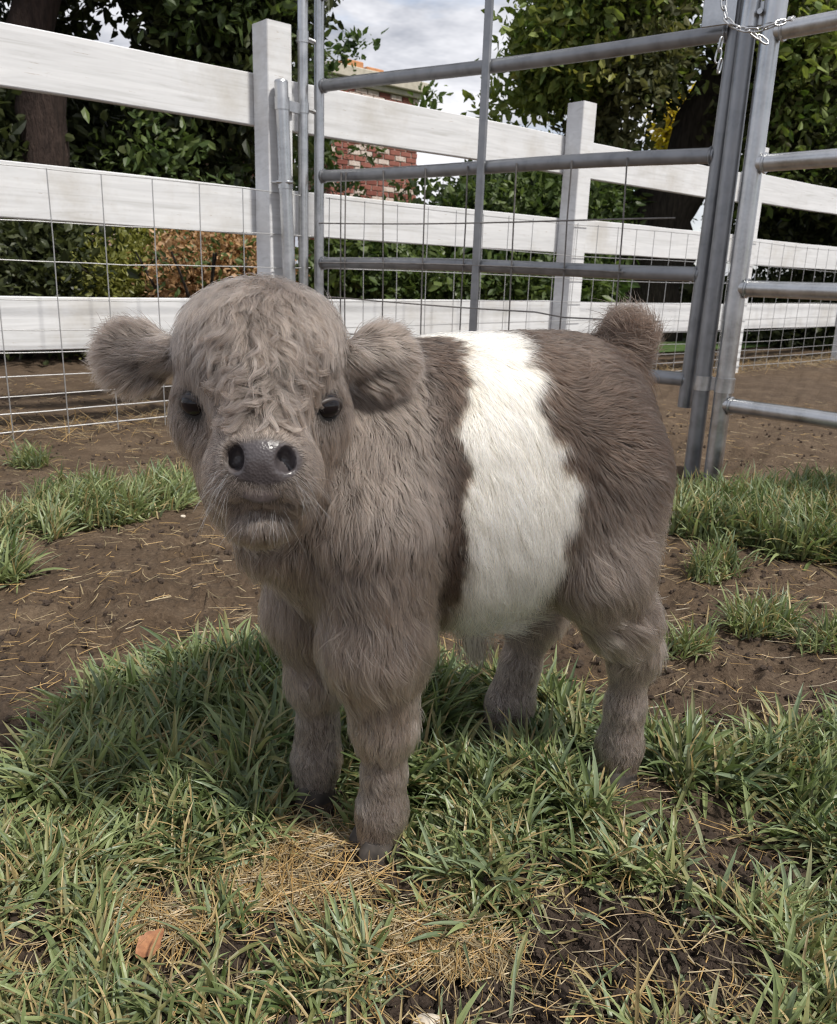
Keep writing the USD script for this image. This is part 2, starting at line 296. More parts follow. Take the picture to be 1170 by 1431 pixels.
# ---------------------------------------------------------------- wire netting on the fence
MESH_Z = (0.795, 0.653, 0.542, 0.425, 0.330, 0.262, 0.190, 0.133, 0.082, 0.030)
def netting(label, s0, s1, ss, n):
    t = thing('wire_netting', label, 'wire netting')
    wr = np.random.default_rng(int(abs(s0) * 100))
    for z in MESH_Z:
        xs = np.linspace(s0, s1, 18)
        obj('wire', tube([fence_pt(x, n + wr.normal(0, 0.002), z + 0.006 * math.sin(x * 2.1 + z * 9) + wr.normal(0, 0.0012)) for x in xs], 0.0019 if z > 0.1 else 0.0024, 5), 'wire', t, smooth=True)
    for x in ss:
        dx = wr.normal(0, 0.006)
        obj('wire', tube([fence_pt(x + dx * (1 - z) + wr.normal(0, 0.001), n + 0.003, z) for z in (0.005, 0.2, 0.4, 0.6, 0.80)], 0.0018, 5), 'wire', t, smooth=True)
netting('galvanised wire netting along the fence left of the steel posts', -1.6, 0.79, np.arange(-1.44, 0.7, 0.1622), 0.108)
netting('galvanised wire netting along the fence behind and beyond the tube gate', 0.86, 7.2, np.arange(0.875, 7.1, 0.1622), 0.108)

# ---------------------------------------------------------------- steel posts beside the white post
sp = thing('steel_post', 'short capped steel tube strapped to the nearest white fence post', 'steel post', (-0.481, 3.12, 0))
b0 = A([-0.4805, 3.12, 0]); t0 = A([-0.521, 3.12, 1.151]); ax_ = unit(t0 - b0)
T0 = A([0.481, -3.12, 0])
obj('tube', trimesh.Trimesh(*(lambda m: (m.vertices + T0, m.faces))(cat([bars(b0 - Z3 * 0.05, t0, 0.0235, 20), tube([t0, t0 + ax_ * 0.006, t0 + ax_ * 0.011], [0.0243, 0.022, 0.012], 20)])), process=False), 'galvanised', sp, smooth=40)
for h in (1.085, 0.831):
    c = b0 + ax_ * h + T0
    obj('clamp', cat([bars(c - ax_ * 0.020, c + ax_ * 0.020, 0.0262, 20)] + ([box_on(c, unit(A([0.055, 0.10, 0])), unit(A([-0.10, 0.055, 0])), Z3, (0.022, -0.004, -0.018), (0.108, 0.004, 0.018), 0.001)] if h > 1 else [bars(c + A([-0.062, 0.02, 0.004]), c + A([-0.020, 0.004, 0]), 0.005, 8), bars(c + A([-0.028, -0.018, 0]), c + A([0.03, -0.022, 0]), 0.006, 8)])), 'galvanised', sp, smooth=40)
hp = thing('hinge_post', 'tall thin steel tube carrying the gate hinges next to the capped tube', 'steel post', (-0.4625, 3.22, 0))
obj('tube', bars(A([0, 0, -0.05]), A([0.003, 0, 1.95]), 0.0185, 18), 'galvanised', hp, smooth=40)
for h in (1.09, 1.315):
    obj('clamp', cat([bars(A([0.002, 0, h - 0.018]), A([0.002, 0, h + 0.018]), 0.0212, 18), bars(A([0.002, 0.0, h]), A([0.052, 0.036, h - 0.01]), 0.008, 8)]), 'galvanised', hp, smooth=40)

# ---------------------------------------------------------------- the tube gate
GP, GD = A([0.834, 2.37, 0]), unit(A([-0.814, 0.581, 0])); GN = A([-GD[1], GD[0], 0]) * 1.0
if GN[1] > 0: GN = -GN
def gate_pt(s, z, n=0.0): return GP + GD * s + Z3 * z + GN * n
gate = thing('tube_gate', 'grey galvanised tube gate with six rails and loose wire mesh behind the calf', 'gate')
def rel(m): return m
obj('stile', bars(gate_pt(0.082, 0.19), gate_pt(0.060, 1.85), 0.0205, 18), 'dull_steel', gate, smooth=40)
obj('stile', bars(gate_pt(1.526, 0.18), gate_pt(1.526, 1.85), 0.0185, 18), 'galvanised', gate, smooth=40)
for z in (0.267, 0.567, 0.871, 1.165, 1.462, 1.76):
    zz = lambda s: z + 0.004 * math.sin(s * 4 + z * 7)
    obj('rail', tube([gate_pt(s, zz(s)) for s in np.linspace(0.085, 1.512, 9)], 0.0205, 18), 'dull_steel', gate, smooth=40)
    for s, dx in ((1.500, 1), (0.094, -1)):
        obj('weld', trimesh.Trimesh(*(lambda m: (gate_pt(s, zz(s)) + m.vertices @ np.stack([GD, GN, Z3]) * A([1, 1, 1]), m.faces))(trimesh.creation.torus(0.0215, 0.0035, 16, 6, transform=trimesh.transformations.rotation_matrix(np.pi / 2, [0, 1, 0]))), process=False), 'dull_steel', gate, smooth=40)
obj('upright', box_on(gate_pt(0.811, 0, 0.0), GD, GN, Z3, (-0.0135, 0.018, 0.25), (0.0135, 0.030, 1.79), 0.002), 'dull_steel', gate)
grng = np.random.default_rng(5)
for x in (1.40, 1.377, 1.204, 1.029, 0.861, 0.683, 0.498, 0.323):
    b = grng.normal(0, 0.012)
    obj('mesh_wire', tube([gate_pt(x + b * (0.87 - z) + grng.normal(0, 0.0015), z, 0.024) for z in (0.875, 0.7, 0.5, 0.3, 0.13)], 0.0024, 6), 'dark_wire', gate, smooth=True)
for z, e in ((0.706, 0.164), (0.565, 0.30), (0.440, 0.172), (0.32, 0.2), (0.22, 0.2)):
    obj('mesh_wire', tube([gate_pt(x, z + 0.006 * math.sin(x * 3 + z * 20) - (0.012 if abs(z - 0.44) < 0.01 and x < 0.5 else 0), 0.028) for x in np.linspace(1.50, e, 14)], 0.0024, 6), 'dark_wire', gate, smooth=True)

# ---------------------------------------------------------------- right-hand corral panel and its post
PPt, PDr = A([0.844, 2.331, 0]), A([math.sin(math.radians(43)), -math.cos(math.radians(43)), 0])
def pan(s, z): return PPt + PDr * s + Z3 * z
panel = thing('corral_panel', 'bright galvanised corral panel with round rails at the right edge', 'corral panel')
obj('stile', bars(pan(0, -0.02), pan(-0.008, 1.9), 0.0245, 22), 'galvanised', panel, smooth=40)
for z in (0.213, 0.530, 0.843, 1.149, 1.455, 1.75):
    obj('rail', bars(pan(0.012, z), pan(2.3, z + 0.004), 0.0215, 20), 'galvanised', panel, smooth=40)
    obj('weld', trimesh.Trimesh(*(lambda m: (pan(0.0285, z) + m.vertices @ np.stack([PDr, np.cross(Z3, PDr), Z3]), m.faces))(trimesh.creation.torus(0.0225, 0.0038, 18, 6, transform=trimesh.transformations.rotation_matrix(np.pi / 2, [0, 1, 0]))), process=False), 'galvanised', panel, smooth=40)
obj('stile', bars(pan(2.3, -0.02), pan(2.3, 1.9), 0.0245, 22), 'galvanised', panel, smooth=40)
lp = thing('latch_post', 'grey steel tube standing between the gate and the corral panel', 'steel post', (0.795, 2.368, 0))
obj('tube', bars(A([0, 0, -0.05]), A([-0.004, 0, 1.9]), 0.0225, 20), 'dull_steel', lp, smooth=40)
u_ = unit(A([0.049, -0.037, 0]))
for h, w in ((0.268, 0.020), (1.195, 0.030)):
    obj('clamp', cat([bars(A([0, 0, h - w]), A([0, 0, h + w]), 0.0250, 20), bars(A([0.049, -0.037, h - w]), A([0.049, -0.037, h + w]), 0.0270, 20), box_on(A([0, 0, h]), u_, np.cross(Z3, u_), Z3, (0.018, -0.004, -w * 0.9), (0.045, 0.004, w * 0.9), 0.001)]), 'galvanised', lp, smooth=40)
obj('bolt', bars(A([0.0245, -0.0185, 1.195]) - np.cross(Z3, u_) * -0.012, A([0.0245, -0.0185, 1.195]) + np.cross(Z3, u_) * 0.024 * (-1), 0.007, 8), 'galvanised', lp, smooth=40)
fv = A([-0.02, -0.02, 1.262]); 
obj('latch_plate', box_on(A([0, 0, 0]), GD, GN, Z3, (0.03, 0.018, 1.175), (0.115, 0.024, 1.26), 0.002), 'galvanised', lp)

def link(c, along, nrm, s=0.011):
    al, nm_ = unit(along), unit(nrm); b = np.cross(al, nm_)
    pts = [c + al * math.cos(a) * s + b * math.sin(a) * s * 0.55 + al * (0.35 * s if math.cos(a) > 0 else -0.35 * s) for a in np.linspace(0, 2 * np.pi, 17)]
    return tube(pts, 0.0021, 6, caps=False)
chain_ = thing('chain', 'short steel chain looped around the top of the gate and panel posts', 'chain')
cp = [(1011, -10, 2.06), (1012, 10, 2.055), (1016, 27, 2.05), (1028, 38, 2.035), (1045, 42, 2.02), (1062, 41, 2.0), (1078, 36, 1.985), (1094, 30, 1.985), (1104, 27, 2.0), (1108, 24, 2.03)]
cpw = A([at(*c) for c in cp]); sl_ = np.r_[0, np.cumsum(np.linalg.norm(np.diff(cpw, axis=0), axis=1))]
for i, s in enumerate(np.arange(0, sl_[-1], 0.0205)):
    c = A([np.interp(s, sl_, cpw[:, k]) for k in range(3)]); c2 = A([np.interp(s + 0.01, sl_, cpw[:, k]) for k in range(3)])
    obj('link', link(c, c2 - c + 1e-6, A([0, -1, 0.5]) if i % 2 else A([0.3, 0.4, 1.0])), 'galvanised', chain_, smooth=True)
for i, (x, y) in enumerate(((1056, 50), (1066, 55), (1007, 62), (1004, 78), (1006, 92))):
    obj('link', link(at(x, y, 2.03), A([0.9, 0, -0.5]) if x > 1020 else A([0.1, 0, 1.0]), A([0, -1, 0.4]) if i % 2 else A([0.6, -0.6, 0.2])), 'galvanised', chain_, smooth=True)
tag(chain_, cat='chain')

# ---------------------------------------------------------------- brick chimney and house
posmat('brick_red', 30, [(0.3, (0.19, 0.070, 0.054)), (0.7, (0.29, 0.115, 0.090))], bump=(80, 0.5, 0.01))
posmat('brick_dark', 30, [(0.3, (0.13, 0.045, 0.036)), (0.7, (0.22, 0.075, 0.058))], bump=(80, 0.5, 0.01))
posmat('brick_pale', 26, [(0.3, (0.36, 0.24, 0.20)), (0.55, (0.52, 0.44, 0.40)), (0.8, (0.62, 0.58, 0.55))], bump=(80, 0.5, 0.01))
posmat('mortar', 40, [(0.3, (0.30, 0.25, 0.22)), (0.7, (0.42, 0.37, 0.33))])
posmat('cap_stone', 12, [(0.3, (0.36, 0.33, 0.27)), (0.7, (0.50, 0.46, 0.39))], bump=(40, 0.4, 0.01))
posmat('clay_pot', 12, [(0.3, (0.34, 0.15, 0.07)), (0.7, (0.50, 0.25, 0.12))])
posmat('roof_shingle', 20, [(0.3, (0.16, 0.15, 0.15)), (0.7, (0.27, 0.26, 0.26))], vec=(1, 1, 5))
mat('far_brick', {'tc': ('texture_coordinate', {}), 'm': ('mapping', {'rotation': (1.5708, 0, 0)}), 'm2': ('mapping', {'rotation': (0, 0, -0.7224)}), 'b': ('brick_texture', {'scale': 1.0, 'brick_width': 0.21, 'row_height': 0.075, 'mortar_size': 0.008, 'color1': (0.30, 0.10, 0.075), 'color2': (0.62, 0.48, 0.44), 'mortar': (0.40, 0.35, 0.32), 'bias': -0.1}),
    'p': ('principled_bsdf', {'roughness': 0.9})}, [('tc.object', 'm2.vector'), ('m2.vector', 'm.vector'), ('m.vector', 'b.vector'), ('b.color', 'p.base_color')])
K0 = at(462, 200, 12.6) * A([1, 1, 0]); KD, KN = FD, FN
house = thing('brick_house', 'red and white mottled brick house with a big capped chimney behind the trees', 'house')
KW, KT, KZ = 1.62, 0.85, 3.05
chim = obj('chimney', box_on(K0, KD, KN, Z3, (0.012, -KT + 0.012, 0), (KW - 0.012, -0.012, KZ), 0), 'mortar', house)
brng = np.random.default_rng(11)
fine, rest = [], {'brick_red': [], 'brick_dark': [], 'brick_pale': []}
row = 0; z = 0.05; made_b = 0
while z < KZ - 0.03:
    off = 0.0 if row % 2 else 0.108
    for face in (0, 1):
        Lw = KW if face == 0 else KT
        x = -off
        while x < Lw - 0.02:
            x0, x1 = max(x, 0.0), min(x + 0.205, Lw)
            if x1 - x0 > 0.03:
                kind = brng.choice(['brick_red', 'brick_dark', 'brick_pale'], p=[0.52, 0.18, 0.30])
                pr = brng.uniform(0.0, 0.008)
                if face == 0: m = box_on(K0, KD, KN, Z3, (x0 + .002, -0.05, z), (x1 - .008, 0.0 + pr, z + 0.064), 0.004)
                else: m = box_on(K0, KD, KN, Z3, (-pr, -x1 + .004, z), (0.05, -x0 - .004 - 0.052, z + 0.064), 0.004) if x1 - x0 > 0.08 or x0 > 0.06 else None
                if m is not None:
                    if face == 0 and z > 1.0 and made_b < 300: obj('brick', m, kind, chim); made_b += 1
                    else: rest[kind].append(m)
            x += 0.215
    z += 0.075; row += 1
for k, ms in rest.items():
    obj('more_bricks', cat(ms), k, chim, kind='stuff')
obj('chimney_cap', cat([box_on(K0, KD, KN, Z3, (-0.05, -KT - 0.05, KZ), (KW + 0.05, 0.05, KZ + 0.07), 0.006), box_on(K0, KD, KN, Z3, (-0.11, -KT - 0.11, KZ + 0.072), (KW + 0.11, 0.11, KZ + 0.22), 0.012)]), 'cap_stone', house)
pots = []
for sx in (0.62, 1.0):
    pots.append(box_on(K0, KD, KN, Z3, (sx - 0.16, -0.62, KZ + 0.222), (sx + 0.16, -0.28, KZ + (0.40 if sx < 0.8 else 0.36)), 0.012))
for p_ in pots: obj('flue_pot', p_, 'clay_pot', house)
W0 = K0 - KN * 0.6
obj('wall', box_on(W0, KD, KN, Z3, (-9.5, -5, 0), (-0.02, -0.3, 2.35), 0), 'far_brick', house)
rf = [W0 + KD * a + KN * b + Z3 * c for a, b, c in ((-10, 0.25, 2.28), (0.3, 0.25, 2.28), (0.3, -2.7, 3.4), (-10, -2.7, 3.4), (-10, 0.25, 2.40), (0.3, 0.25, 2.40), (0.3, -2.7, 3.52), (-10, -2.7, 3.52))]
obj('roof', trimesh.convex.convex_hull(A(rf)), 'roof_shingle', house)
obj('gutter', box_on(W0, KD, KN, Z3, (-10, 0.26, 2.28), (0.3, 0.36, 2.39), 0.01), 'white_paint', house)

# ---------------------------------------------------------------- foliage
def leafmat(name, c0, c1, trans=0.35, rough=0.45):
    mat(name, {'g': ('geometry', {}), 'o': ('object_info', {}), 'r': ('rgb_ramp', {'ramp': [(0.0, c0), (1.0, c1)]}), 'ad': ('math', {'math_type': 'add'}), 'fr': ('math', {'math_type': 'fraction'}),
        'p': ('principled_bsdf', {'roughness': rough, 'specular_ior_level': 0.4}), 't': ('translucent_bsdf', {}), 'h': ('hsv', {'saturation': 1.15, 'value': 1.25}), 'm': ('mix_closure', {'fac': trans})},
        [('g.random_per_island', 'ad.value1'), ('o.random', 'ad.value2'), ('ad.value', 'fr.value1'), ('fr.value', 'r.fac'), ('r.color', 'p.base_color'), ('r.color', 'h.color'), ('h.color', 't.color'), ('p.BSDF', 'm.closure1'), ('t.BSDF', 'm.closure2')], surface='m.closure')
leafmat('leaf_dark', (0.020, 0.028, 0.011), (0.070, 0.082, 0.030))
leafmat('leaf_mid', (0.040, 0.070, 0.020), (0.115, 0.155, 0.045))
leafmat('leaf_bright', (0.080, 0.130, 0.028), (0.26, 0.31, 0.085), rough=0.6)
leafmat('leaf_olive', (0.045, 0.055, 0.020), (0.13, 0.13, 0.05), rough=0.65)
leafmat('leaf_yellowgreen', (0.10, 0.115, 0.025), (0.24, 0.24, 0.06))
leafmat('leaf_yellow', (0.40, 0.30, 0.03), (0.62, 0.50, 0.08))
leafmat('leaf_rust', (0.24, 0.14, 0.06), (0.56, 0.36, 0.20))
posmat('bark', 14, [(0.3, (0.020, 0.016, 0.013)), (0.7, (0.070, 0.056, 0.045))], vec=(3, 3, 0.6), bump=(20, 1.0, 0.05))
posmat('bark_red', 14, [(0.3, (0.026, 0.017, 0.014)), (0.7, (0.070, 0.046, 0.037))], vec=(3, 3, 0.6), bump=(20, 1.0, 0.05))
UsdGeom.Scope.Define(stage, '/World/Looks/shapes')
def leaf_cluster(name, m, n, size, rad, seed, droop=0.3, slim=0.5):
    """a bunch of small folded leaves: the prototype that a crown repeats"""
    r = np.random.default_rng(seed); vs, fs = [], []
    for i in range(n):
        c = r.normal(0, rad * 0.5, 3); d = unit(unit(c + 1e-6) * 0.6 + r.normal(0, 0.6, 3) - A([0, 0, droop])); s = np.cross(d, unit(r.normal(0, 1, 3))); s = unit(s); nn = np.cross(d, s)
        l = size * r.uniform(0.45, 1.4); w = l * slim * r.uniform(0.8, 1.2)
        v = [c, c + d * l * .33 + s * w * .5 + nn * w * .18, c + d * l * .33, c + d * l * .33 - s * w * .5 + nn * w * .18, c + d * l * .7 + s * w * .38 + nn * w * .1 - Z3 * l * .04, c + d * l * .7 - Z3 * l * .06, c + d * l * .7 - s * w * .38 + nn * w * .1 - Z3 * l * .04, c + d * l - Z3 * l * .16]
        b = len(vs); vs += v
        fs += [[b + a_ for a_ in f] for f in ((0, 2, 1), (0, 3, 2), (1, 2, 4), (2, 5, 4), (2, 3, 5), (3, 6, 5), (4, 5, 7), (5, 6, 7))]
    return (A(vs), A(fs))
def crown(parent, name, m, pts, size, n_leaf=26, rad=0.16, scale=(0.7, 1.3), seed=0, slim=0.5, kind='stuff'):
    """leaf bunches at the given points; the prototypes are kept under the instancer"""
    r = np.random.default_rng(seed + 100)
    pi = UsdGeom.PointInstancer.Define(stage, path_for(name, parent))
    targets = []
    for k in range(4):
        g = usdkit.mesh(stage, str(pi.GetPath()) + f'/bunch_{k:03d}', leaf_cluster(name, m, n_leaf, size, rad, seed * 10 + k, slim=slim), '/World/Looks/' + m)
        targets.append(g.GetPath())
    pi.CreatePrototypesRel().SetTargets(targets)
    n = len(pts)
    pi.CreateProtoIndicesAttr(Vt.IntArray.FromNumpy(r.integers(0, 4, n).astype(np.int32)))
    pi.CreatePositionsAttr(Vt.Vec3fArray.FromNumpy(np.asarray(pts, np.float32)))
    qv = unit(r.normal(0, 1, (n, 4)))
    pi.CreateOrientationsAttr(Vt.QuathArray([Gf.Quath(float(a[0]), float(a[1]), float(a[2]), float(a[3])) for a in qv]))
    sc = r.uniform(*scale, n)
    pi.CreateScalesAttr(Vt.Vec3fArray.FromNumpy(np.repeat(sc[:, None], 3, 1).astype(np.float32)))
    return tag(pi, None, None, None, kind)
def blob_pts(blobs, seed, gap=0.46, gscale=1.6, shell=0.55):
    """points in the blobs ((centre), (radii), count), thinned by noise so that gaps stay"""
    r = np.random.default_rng(seed); out = []
    for c, rad, n in blobs:
        d = unit(r.normal(0, 1, (n * 3, 3))); t = np.where(r.random(n * 3) < shell, r.uniform(0.75, 1.05, n * 3), r.random(n * 3) ** (1 / 3))
        p = A(c) + d * t[:, None] * A(rad)
        p = p[meshkit.fbm(p * gscale, 2, seed) > gap][:n]
        out.append(p[p[:, 2] > 0.08])
    return np.vstack(out)
def limb(pts, r0, r1, seed, sides=10, n=14):
    r = np.random.default_rng(seed); p = A(pts, float); s = np.linspace(0, 1, len(p)); t = np.linspace(0, 1, n)
    q = np.stack([np.interp(t, s, p[:, k]) for k in range(3)], -1) + r.normal(0, r0 * 0.12, (n, 3)) * np.minimum(1, np.minimum(t, 1) * 4)[:, None]
    return tube(q, np.linspace(r0, r1, n) * r.uniform(0.93, 1.07, n), sides)
def tree(name, label, cat_, base, trunks, blobs, leaf, size, bark='bark', seed=0, gap=0.46, gscale=1.6, extra=(), **kw):
    t = thing(name, label, cat_)
    for k, (pts, r0, r1) in enumerate(trunks):
        obj('trunk' if k == 0 else 'limb', limb(pts, r0, r1, seed + k), bark, t, smooth=True)
    crown(t, 'crown', leaf, blob_pts(blobs, seed, gap, gscale), size, seed=seed, **kw)
    for k, (bl, lf, sz) in enumerate(extra):
        crown(t, 'crown', lf, blob_pts(bl, seed + 50 + k, gap, gscale), sz, seed=seed + 7 + k, **kw)
    return t
def P3(px, py, y): return at(px, py, y)
def R3(px, y): return px / FPX * y
def B(px, py, y, rx, ry, n, ryy=None):
    """a blob of foliage about a place, its size as wide and tall as it looks from here and about as deep as wide"""
    c = at(px, py, y); a = R3(rx, y); return (c, (a, (ryy or min(a, 1.2)), R3(ry, y)), n)

# the dark conifers on the left
tree('evergreen_tree', 'dark evergreen tree with a reddish trunk behind the left end of the fence', 'tree', None,
     [([P3(55, 560, 5.2) * A([1, 1, 0]), P3(62, 250, 5.2), P3(60, 0, 5.2), P3(70, -260, 5.2)], 0.17, 0.09)],
     [B(-75, 40, 5.6, 160, 150, 460), B(20, -130, 5.6, 150, 100, 420), B(330, -110, 5.8, 110, 90, 240), B(60, 330, 5.9, 120, 60, 160), B(-60, 250, 5.4, 130, 120, 300), B(70, 190, 6.4, 110, 90, 330, 0.6), B(60, -420, 5.6, 420, 240, 1100)], 'leaf_dark', 0.075, 'bark_red', 1, gap=0.45)
tree('slender_tree', 'slender dark tree with two thin stems left of the nearest white post', 'tree', None,
     [([P3(237, 470, 5.8) * A([1, 1, 0]), P3(240, 250, 5.8), P3(236, 60, 5.8), P3(232, -120, 5.8)], 0.040, 0.02), ([P3(246, 470, 5.8) * A([1, 1, 0]), P3(252, 200, 5.8), P3(254, 40, 5.8), P3(262, -120, 5.8)], 0.034, 0.015),
      ([P3(240, 190, 5.8), P3(205, 130, 5.75), P3(190, 60, 5.7)], 0.014, 0.006), ([P3(252, 180, 5.8), P3(300, 120, 5.75), P3(340, 60, 5.7)], 0.014, 0.006), ([P3(205, 260, 5.8), P3(185, 215, 5.75), P3(215, 160, 5.7)], 0.012, 0.005)],
     [B(275, 110, 5.8, 70, 60, 150), B(330, 40, 5.8, 80, 70, 230), B(290, -60, 5.8, 150, 70, 330), B(250, 230, 6.0, 110, 70, 180), B(360, 120, 5.6, 40, 60, 60)], 'leaf_dark', 0.07, 'bark', 2, gap=0.44, extra=(([B(330, 30, 5.6, 80, 60, 60), B(240, 240, 5.6, 90, 60, 40)], 'leaf_mid', 0.065),))
def shrub(name, label, blobs, leaf, size, seed, stem, **kw):
    t = thing(name, label, 'shrub')
    r = np.random.default_rng(seed); c = stem * A([1, 1, 0])
    obj('stem', cat([limb([c + A([*r.normal(0, .06, 2), -0.02]), c + A([*r.normal(0, .10, 2), 0.25]), c + A([*r.normal(0, .25, 2), 0.6])], 0.016, 0.005, seed + k, 6, 6) for k in range(5)]), 'bark', t, smooth=True)
    crown(t, 'crown', leaf, blob_pts(blobs, seed, kw.pop('gap', 0.36), kw.pop('gscale', 3.0)), size, seed=seed, **kw)
    return t
shrub('dark_shrub', 'low dark green shrub behind the lowest boards at the left edge', [B(-20, 360, 4.7, 120, 60, 210, .5), B(60, 400, 4.8, 90, 60, 140, .5), B(60, 520, 4.9, 150, 55, 170, .5), B(220, 525, 5.2, 90, 40, 90, .4)], 'leaf_dark', 0.06, 21, at(30, 500, 4.8))
shrub('hedge_shrub', 'yellow green clipped shrub seen between two boards left of the rust one', [B(175, 400, 5.0, 70, 45, 190, .45), B(205, 370, 5.1, 45, 40, 80, .4), B(120, 385, 5.1, 40, 35, 50, .4), B(180, 480, 5.1, 80, 60, 150, .4)], 'leaf_yellowgreen', 0.035, 22, at(180, 520, 5.0), rad=0.12, n_leaf=40)
shrub('rust_shrub', 'rust red leafed shrub seen between two boards beside the nearest post', [B(300, 385, 4.8, 62, 60, 330, .35), B(345, 380, 4.9, 40, 55, 120, .3), B(310, 470, 4.9, 65, 60, 140, .3)], 'leaf_rust', 0.030, 23, at(310, 520, 4.8), rad=0.11, n_leaf=44)
shrub('green_shrub', 'thin green twigs growing through the front of the rust red shrub', [B(290, 350, 4.65, 60, 22, 16, .2), B(340, 400, 4.6, 30, 40, 14, .2), B(262, 390, 4.6, 22, 40, 14, .2), B(310, 475, 4.7, 60, 30, 22, .2)], 'leaf_mid', 0.034, 27, at(300, 520, 4.6), rad=0.10, n_leaf=18)
# green climbing the chimney, and the hedge below it
shrub('climbing_vine', 'leafy vine climbing over the brick chimney', [B(448, 190, 10.8, 20, 60, 34, .4), B(446, 120, 10.8, 24, 24, 18, .3), B(478, 268, 10.6, 20, 10, 8, .3), B(575, 262, 10.6, 16, 12, 6, .2), B(592, 150, 11.6, 8, 22, 6, .1), B(504, 58, 10.6, 14, 12, 4, .1), B(478, 72, 10.6, 12, 8, 3, .1), B(510, 195, 10.6, 10, 16, 3, .1), B(405, 170, 10.2, 40, 120, 110, .5)], 'leaf_mid', 0.11, 24, at(480, 380, 10.6), rad=0.15, n_leaf=14, gap=0.30)
shrub('hedge_row', 'dense green hedge between the chimney and the second white post', [B(540, 358, 7.6, 110, 38, 320, .7), B(660, 315, 7.9, 60, 50, 200, .7), B(715, 300, 7.7, 80, 55, 260, .7), B(800, 300, 7.8, 70, 70, 250, .7), B(600, 400, 7.3, 180, 34, 420, .5), B(760, 395, 7.3, 90, 40, 230, .5)], 'leaf_mid', 0.075, 25, at(640, 430, 7.7), rad=0.16)
shrub('low_hedge', 'low dark hedge under the boards beyond the right-hand gate posts', [B(1120, 440, 8.2, 110, 46, 260, .5), B(960, 430, 8.6, 60, 30, 60, .4), B(1200, 330, 8.4, 160, 60, 300, .6), B(1120, 478, 7.9, 70, 24, 120, .3)], 'leaf_dark', 0.08, 26, at(1100, 460, 8.2))
# the big tree on the right
tree('oak_tree', 'large spreading tree with a thick leaning trunk behind the right half of the gate', 'tree', None,
     [([P3(905, 430, 8.2) * A([1, 1, 0]), P3(912, 330, 8.2), P3(955, 230, 8.1), P3(1015, 130, 8.0), P3(1080, 0, 7.8)], 0.36, 0.20), ([P3(850, 440, 8.4) * A([1, 1, 0]), P3(850, 320, 8.4), P3(845, 200, 8.4), P3(850, 60, 8.4)], 0.20, 0.12),
      ([P3(1015, 130, 8.0), P3(1100, 120, 7.7), P3(1200, 80, 7.4)], 0.17, 0.09), ([P3(850, 150, 8.4), P3(800, 60, 8.1), P3(750, -30, 7.8)], 0.07, 0.03), ([P3(965, 240, 8.1), P3(1060, 250, 7.9), P3(1200, 190, 7.6)], 0.14, 0.07)],
     [B(900, 50, 8.4, 62, 80, 210), B(1110, 200, 8.6, 110, 70, 330), B(1140, 20, 8.0, 110, 85, 300), B(1050, -75, 8.0, 150, 62, 380), B(980, -210, 8.0, 240, 95, 480), B(845, 240, 8.8, 56, 44, 110), B(1130, 290, 9.2, 140, 46, 250), B(1260, 100, 7.6, 130, 190, 420), B(1060, -440, 8.0, 380, 200, 1000)], 'leaf_dark', 0.08, 'bark', 3, gap=0.50, gscale=1.3,
     extra=(([B(800, 60, 7.6, 60, 60, 190), B(815, 130, 7.7, 62, 45, 170), B(850, 190, 7.8, 66, 50, 170), B(850, 10, 7.5, 80, 50, 180), B(735, 50, 7.6, 18, 22, 9), B(760, 160, 7.7, 26, 22, 12), B(700, 150, 7.7, 22, 16, 7), B(1080, 60, 7.4, 90, 60, 110), B(1120, 200, 7.6, 80, 60, 60), B(880, -90, 7.6, 110, 60, 140), B(915, 60, 7.7, 40, 60, 40)], 'leaf_bright', 0.075), ([B(880, 100, 7.6, 70, 80, 90), B(1110, 150, 7.8, 90, 90, 110), B(820, 230, 7.9, 60, 40, 50), B(1120, 20, 7.3, 90, 60, 70)], 'leaf_olive', 0.07), ([B(800, 100, 7.3, 50, 60, 12), B(890, 60, 7.5, 50, 50, 10)], 'leaf_yellowgreen', 0.07),), rad=0.19)
tree('yellow_tree', 'small tree with yellow leaves glimpsed under the crown of the large tree', 'tree', None,
     [([P3(955, 400, 13.5) * A([1, 1, 0]), P3(955, 250, 13.5), P3(950, 150, 13.5)], 0.07, 0.03)], [B(950, 175, 13.5, 26, 26, 46), B(965, 160, 13.5, 18, 16, 14)], 'leaf_yellow', 0.13, 'bark', 5, gap=0.3, rad=0.2)

# ================================================================ the calf
# local frame: X towards the tail, Y towards the calf's left side, Z up; the origin lies between the front hooves
CA = unit(A([0.88, 0.47, 0])); CL = A([CA[1], -CA[0], 0]); CO = A([-0.06, 0.7235, 0])
def L(x, y, z):
    return CO + CA * x + CL * y + A([0, 0, z])
def to_local(p):
    q = np.asarray(p) - CO
    return np.stack([q @ CA, q @ CL, q[..., 2]], -1)
BR = np.stack([CA, CL, A([0, 0, 1.0])])
FACE = unit(A([0.12, -0.95, 0.02]))                 # the way the face looks
FSIDE = unit(np.cross(A([0, 0, 1.0]), FACE)) * 1.0   # the viewer's right
FUP = np.cross(FACE, FSIDE)
HR = np.stack([FSIDE, FACE, FUP])

def sd_cone(p, a, b, ra, rb):
    ab = b - a; t = np.clip((p - a) @ ab / (ab @ ab), 0, 1)
    return np.linalg.norm(p - a - t[:, None] * ab, axis=1) - (ra + (rb - ra) * t)
def sd_ell(p, c, r, R):
    q = (p - c) @ R.T
    k0 = np.linalg.norm(q / r, axis=1); k1 = np.linalg.norm(q / (r * r), axis=1)
    return k0 * (k0 - 1) / np.maximum(k1, 1e-9)
def smin(a, b, k):
    h = np.clip(0.5 + 0.5 * (b - a) / k, 0, 1)
    return b + (a - b) * h - k * h * (1 - h)

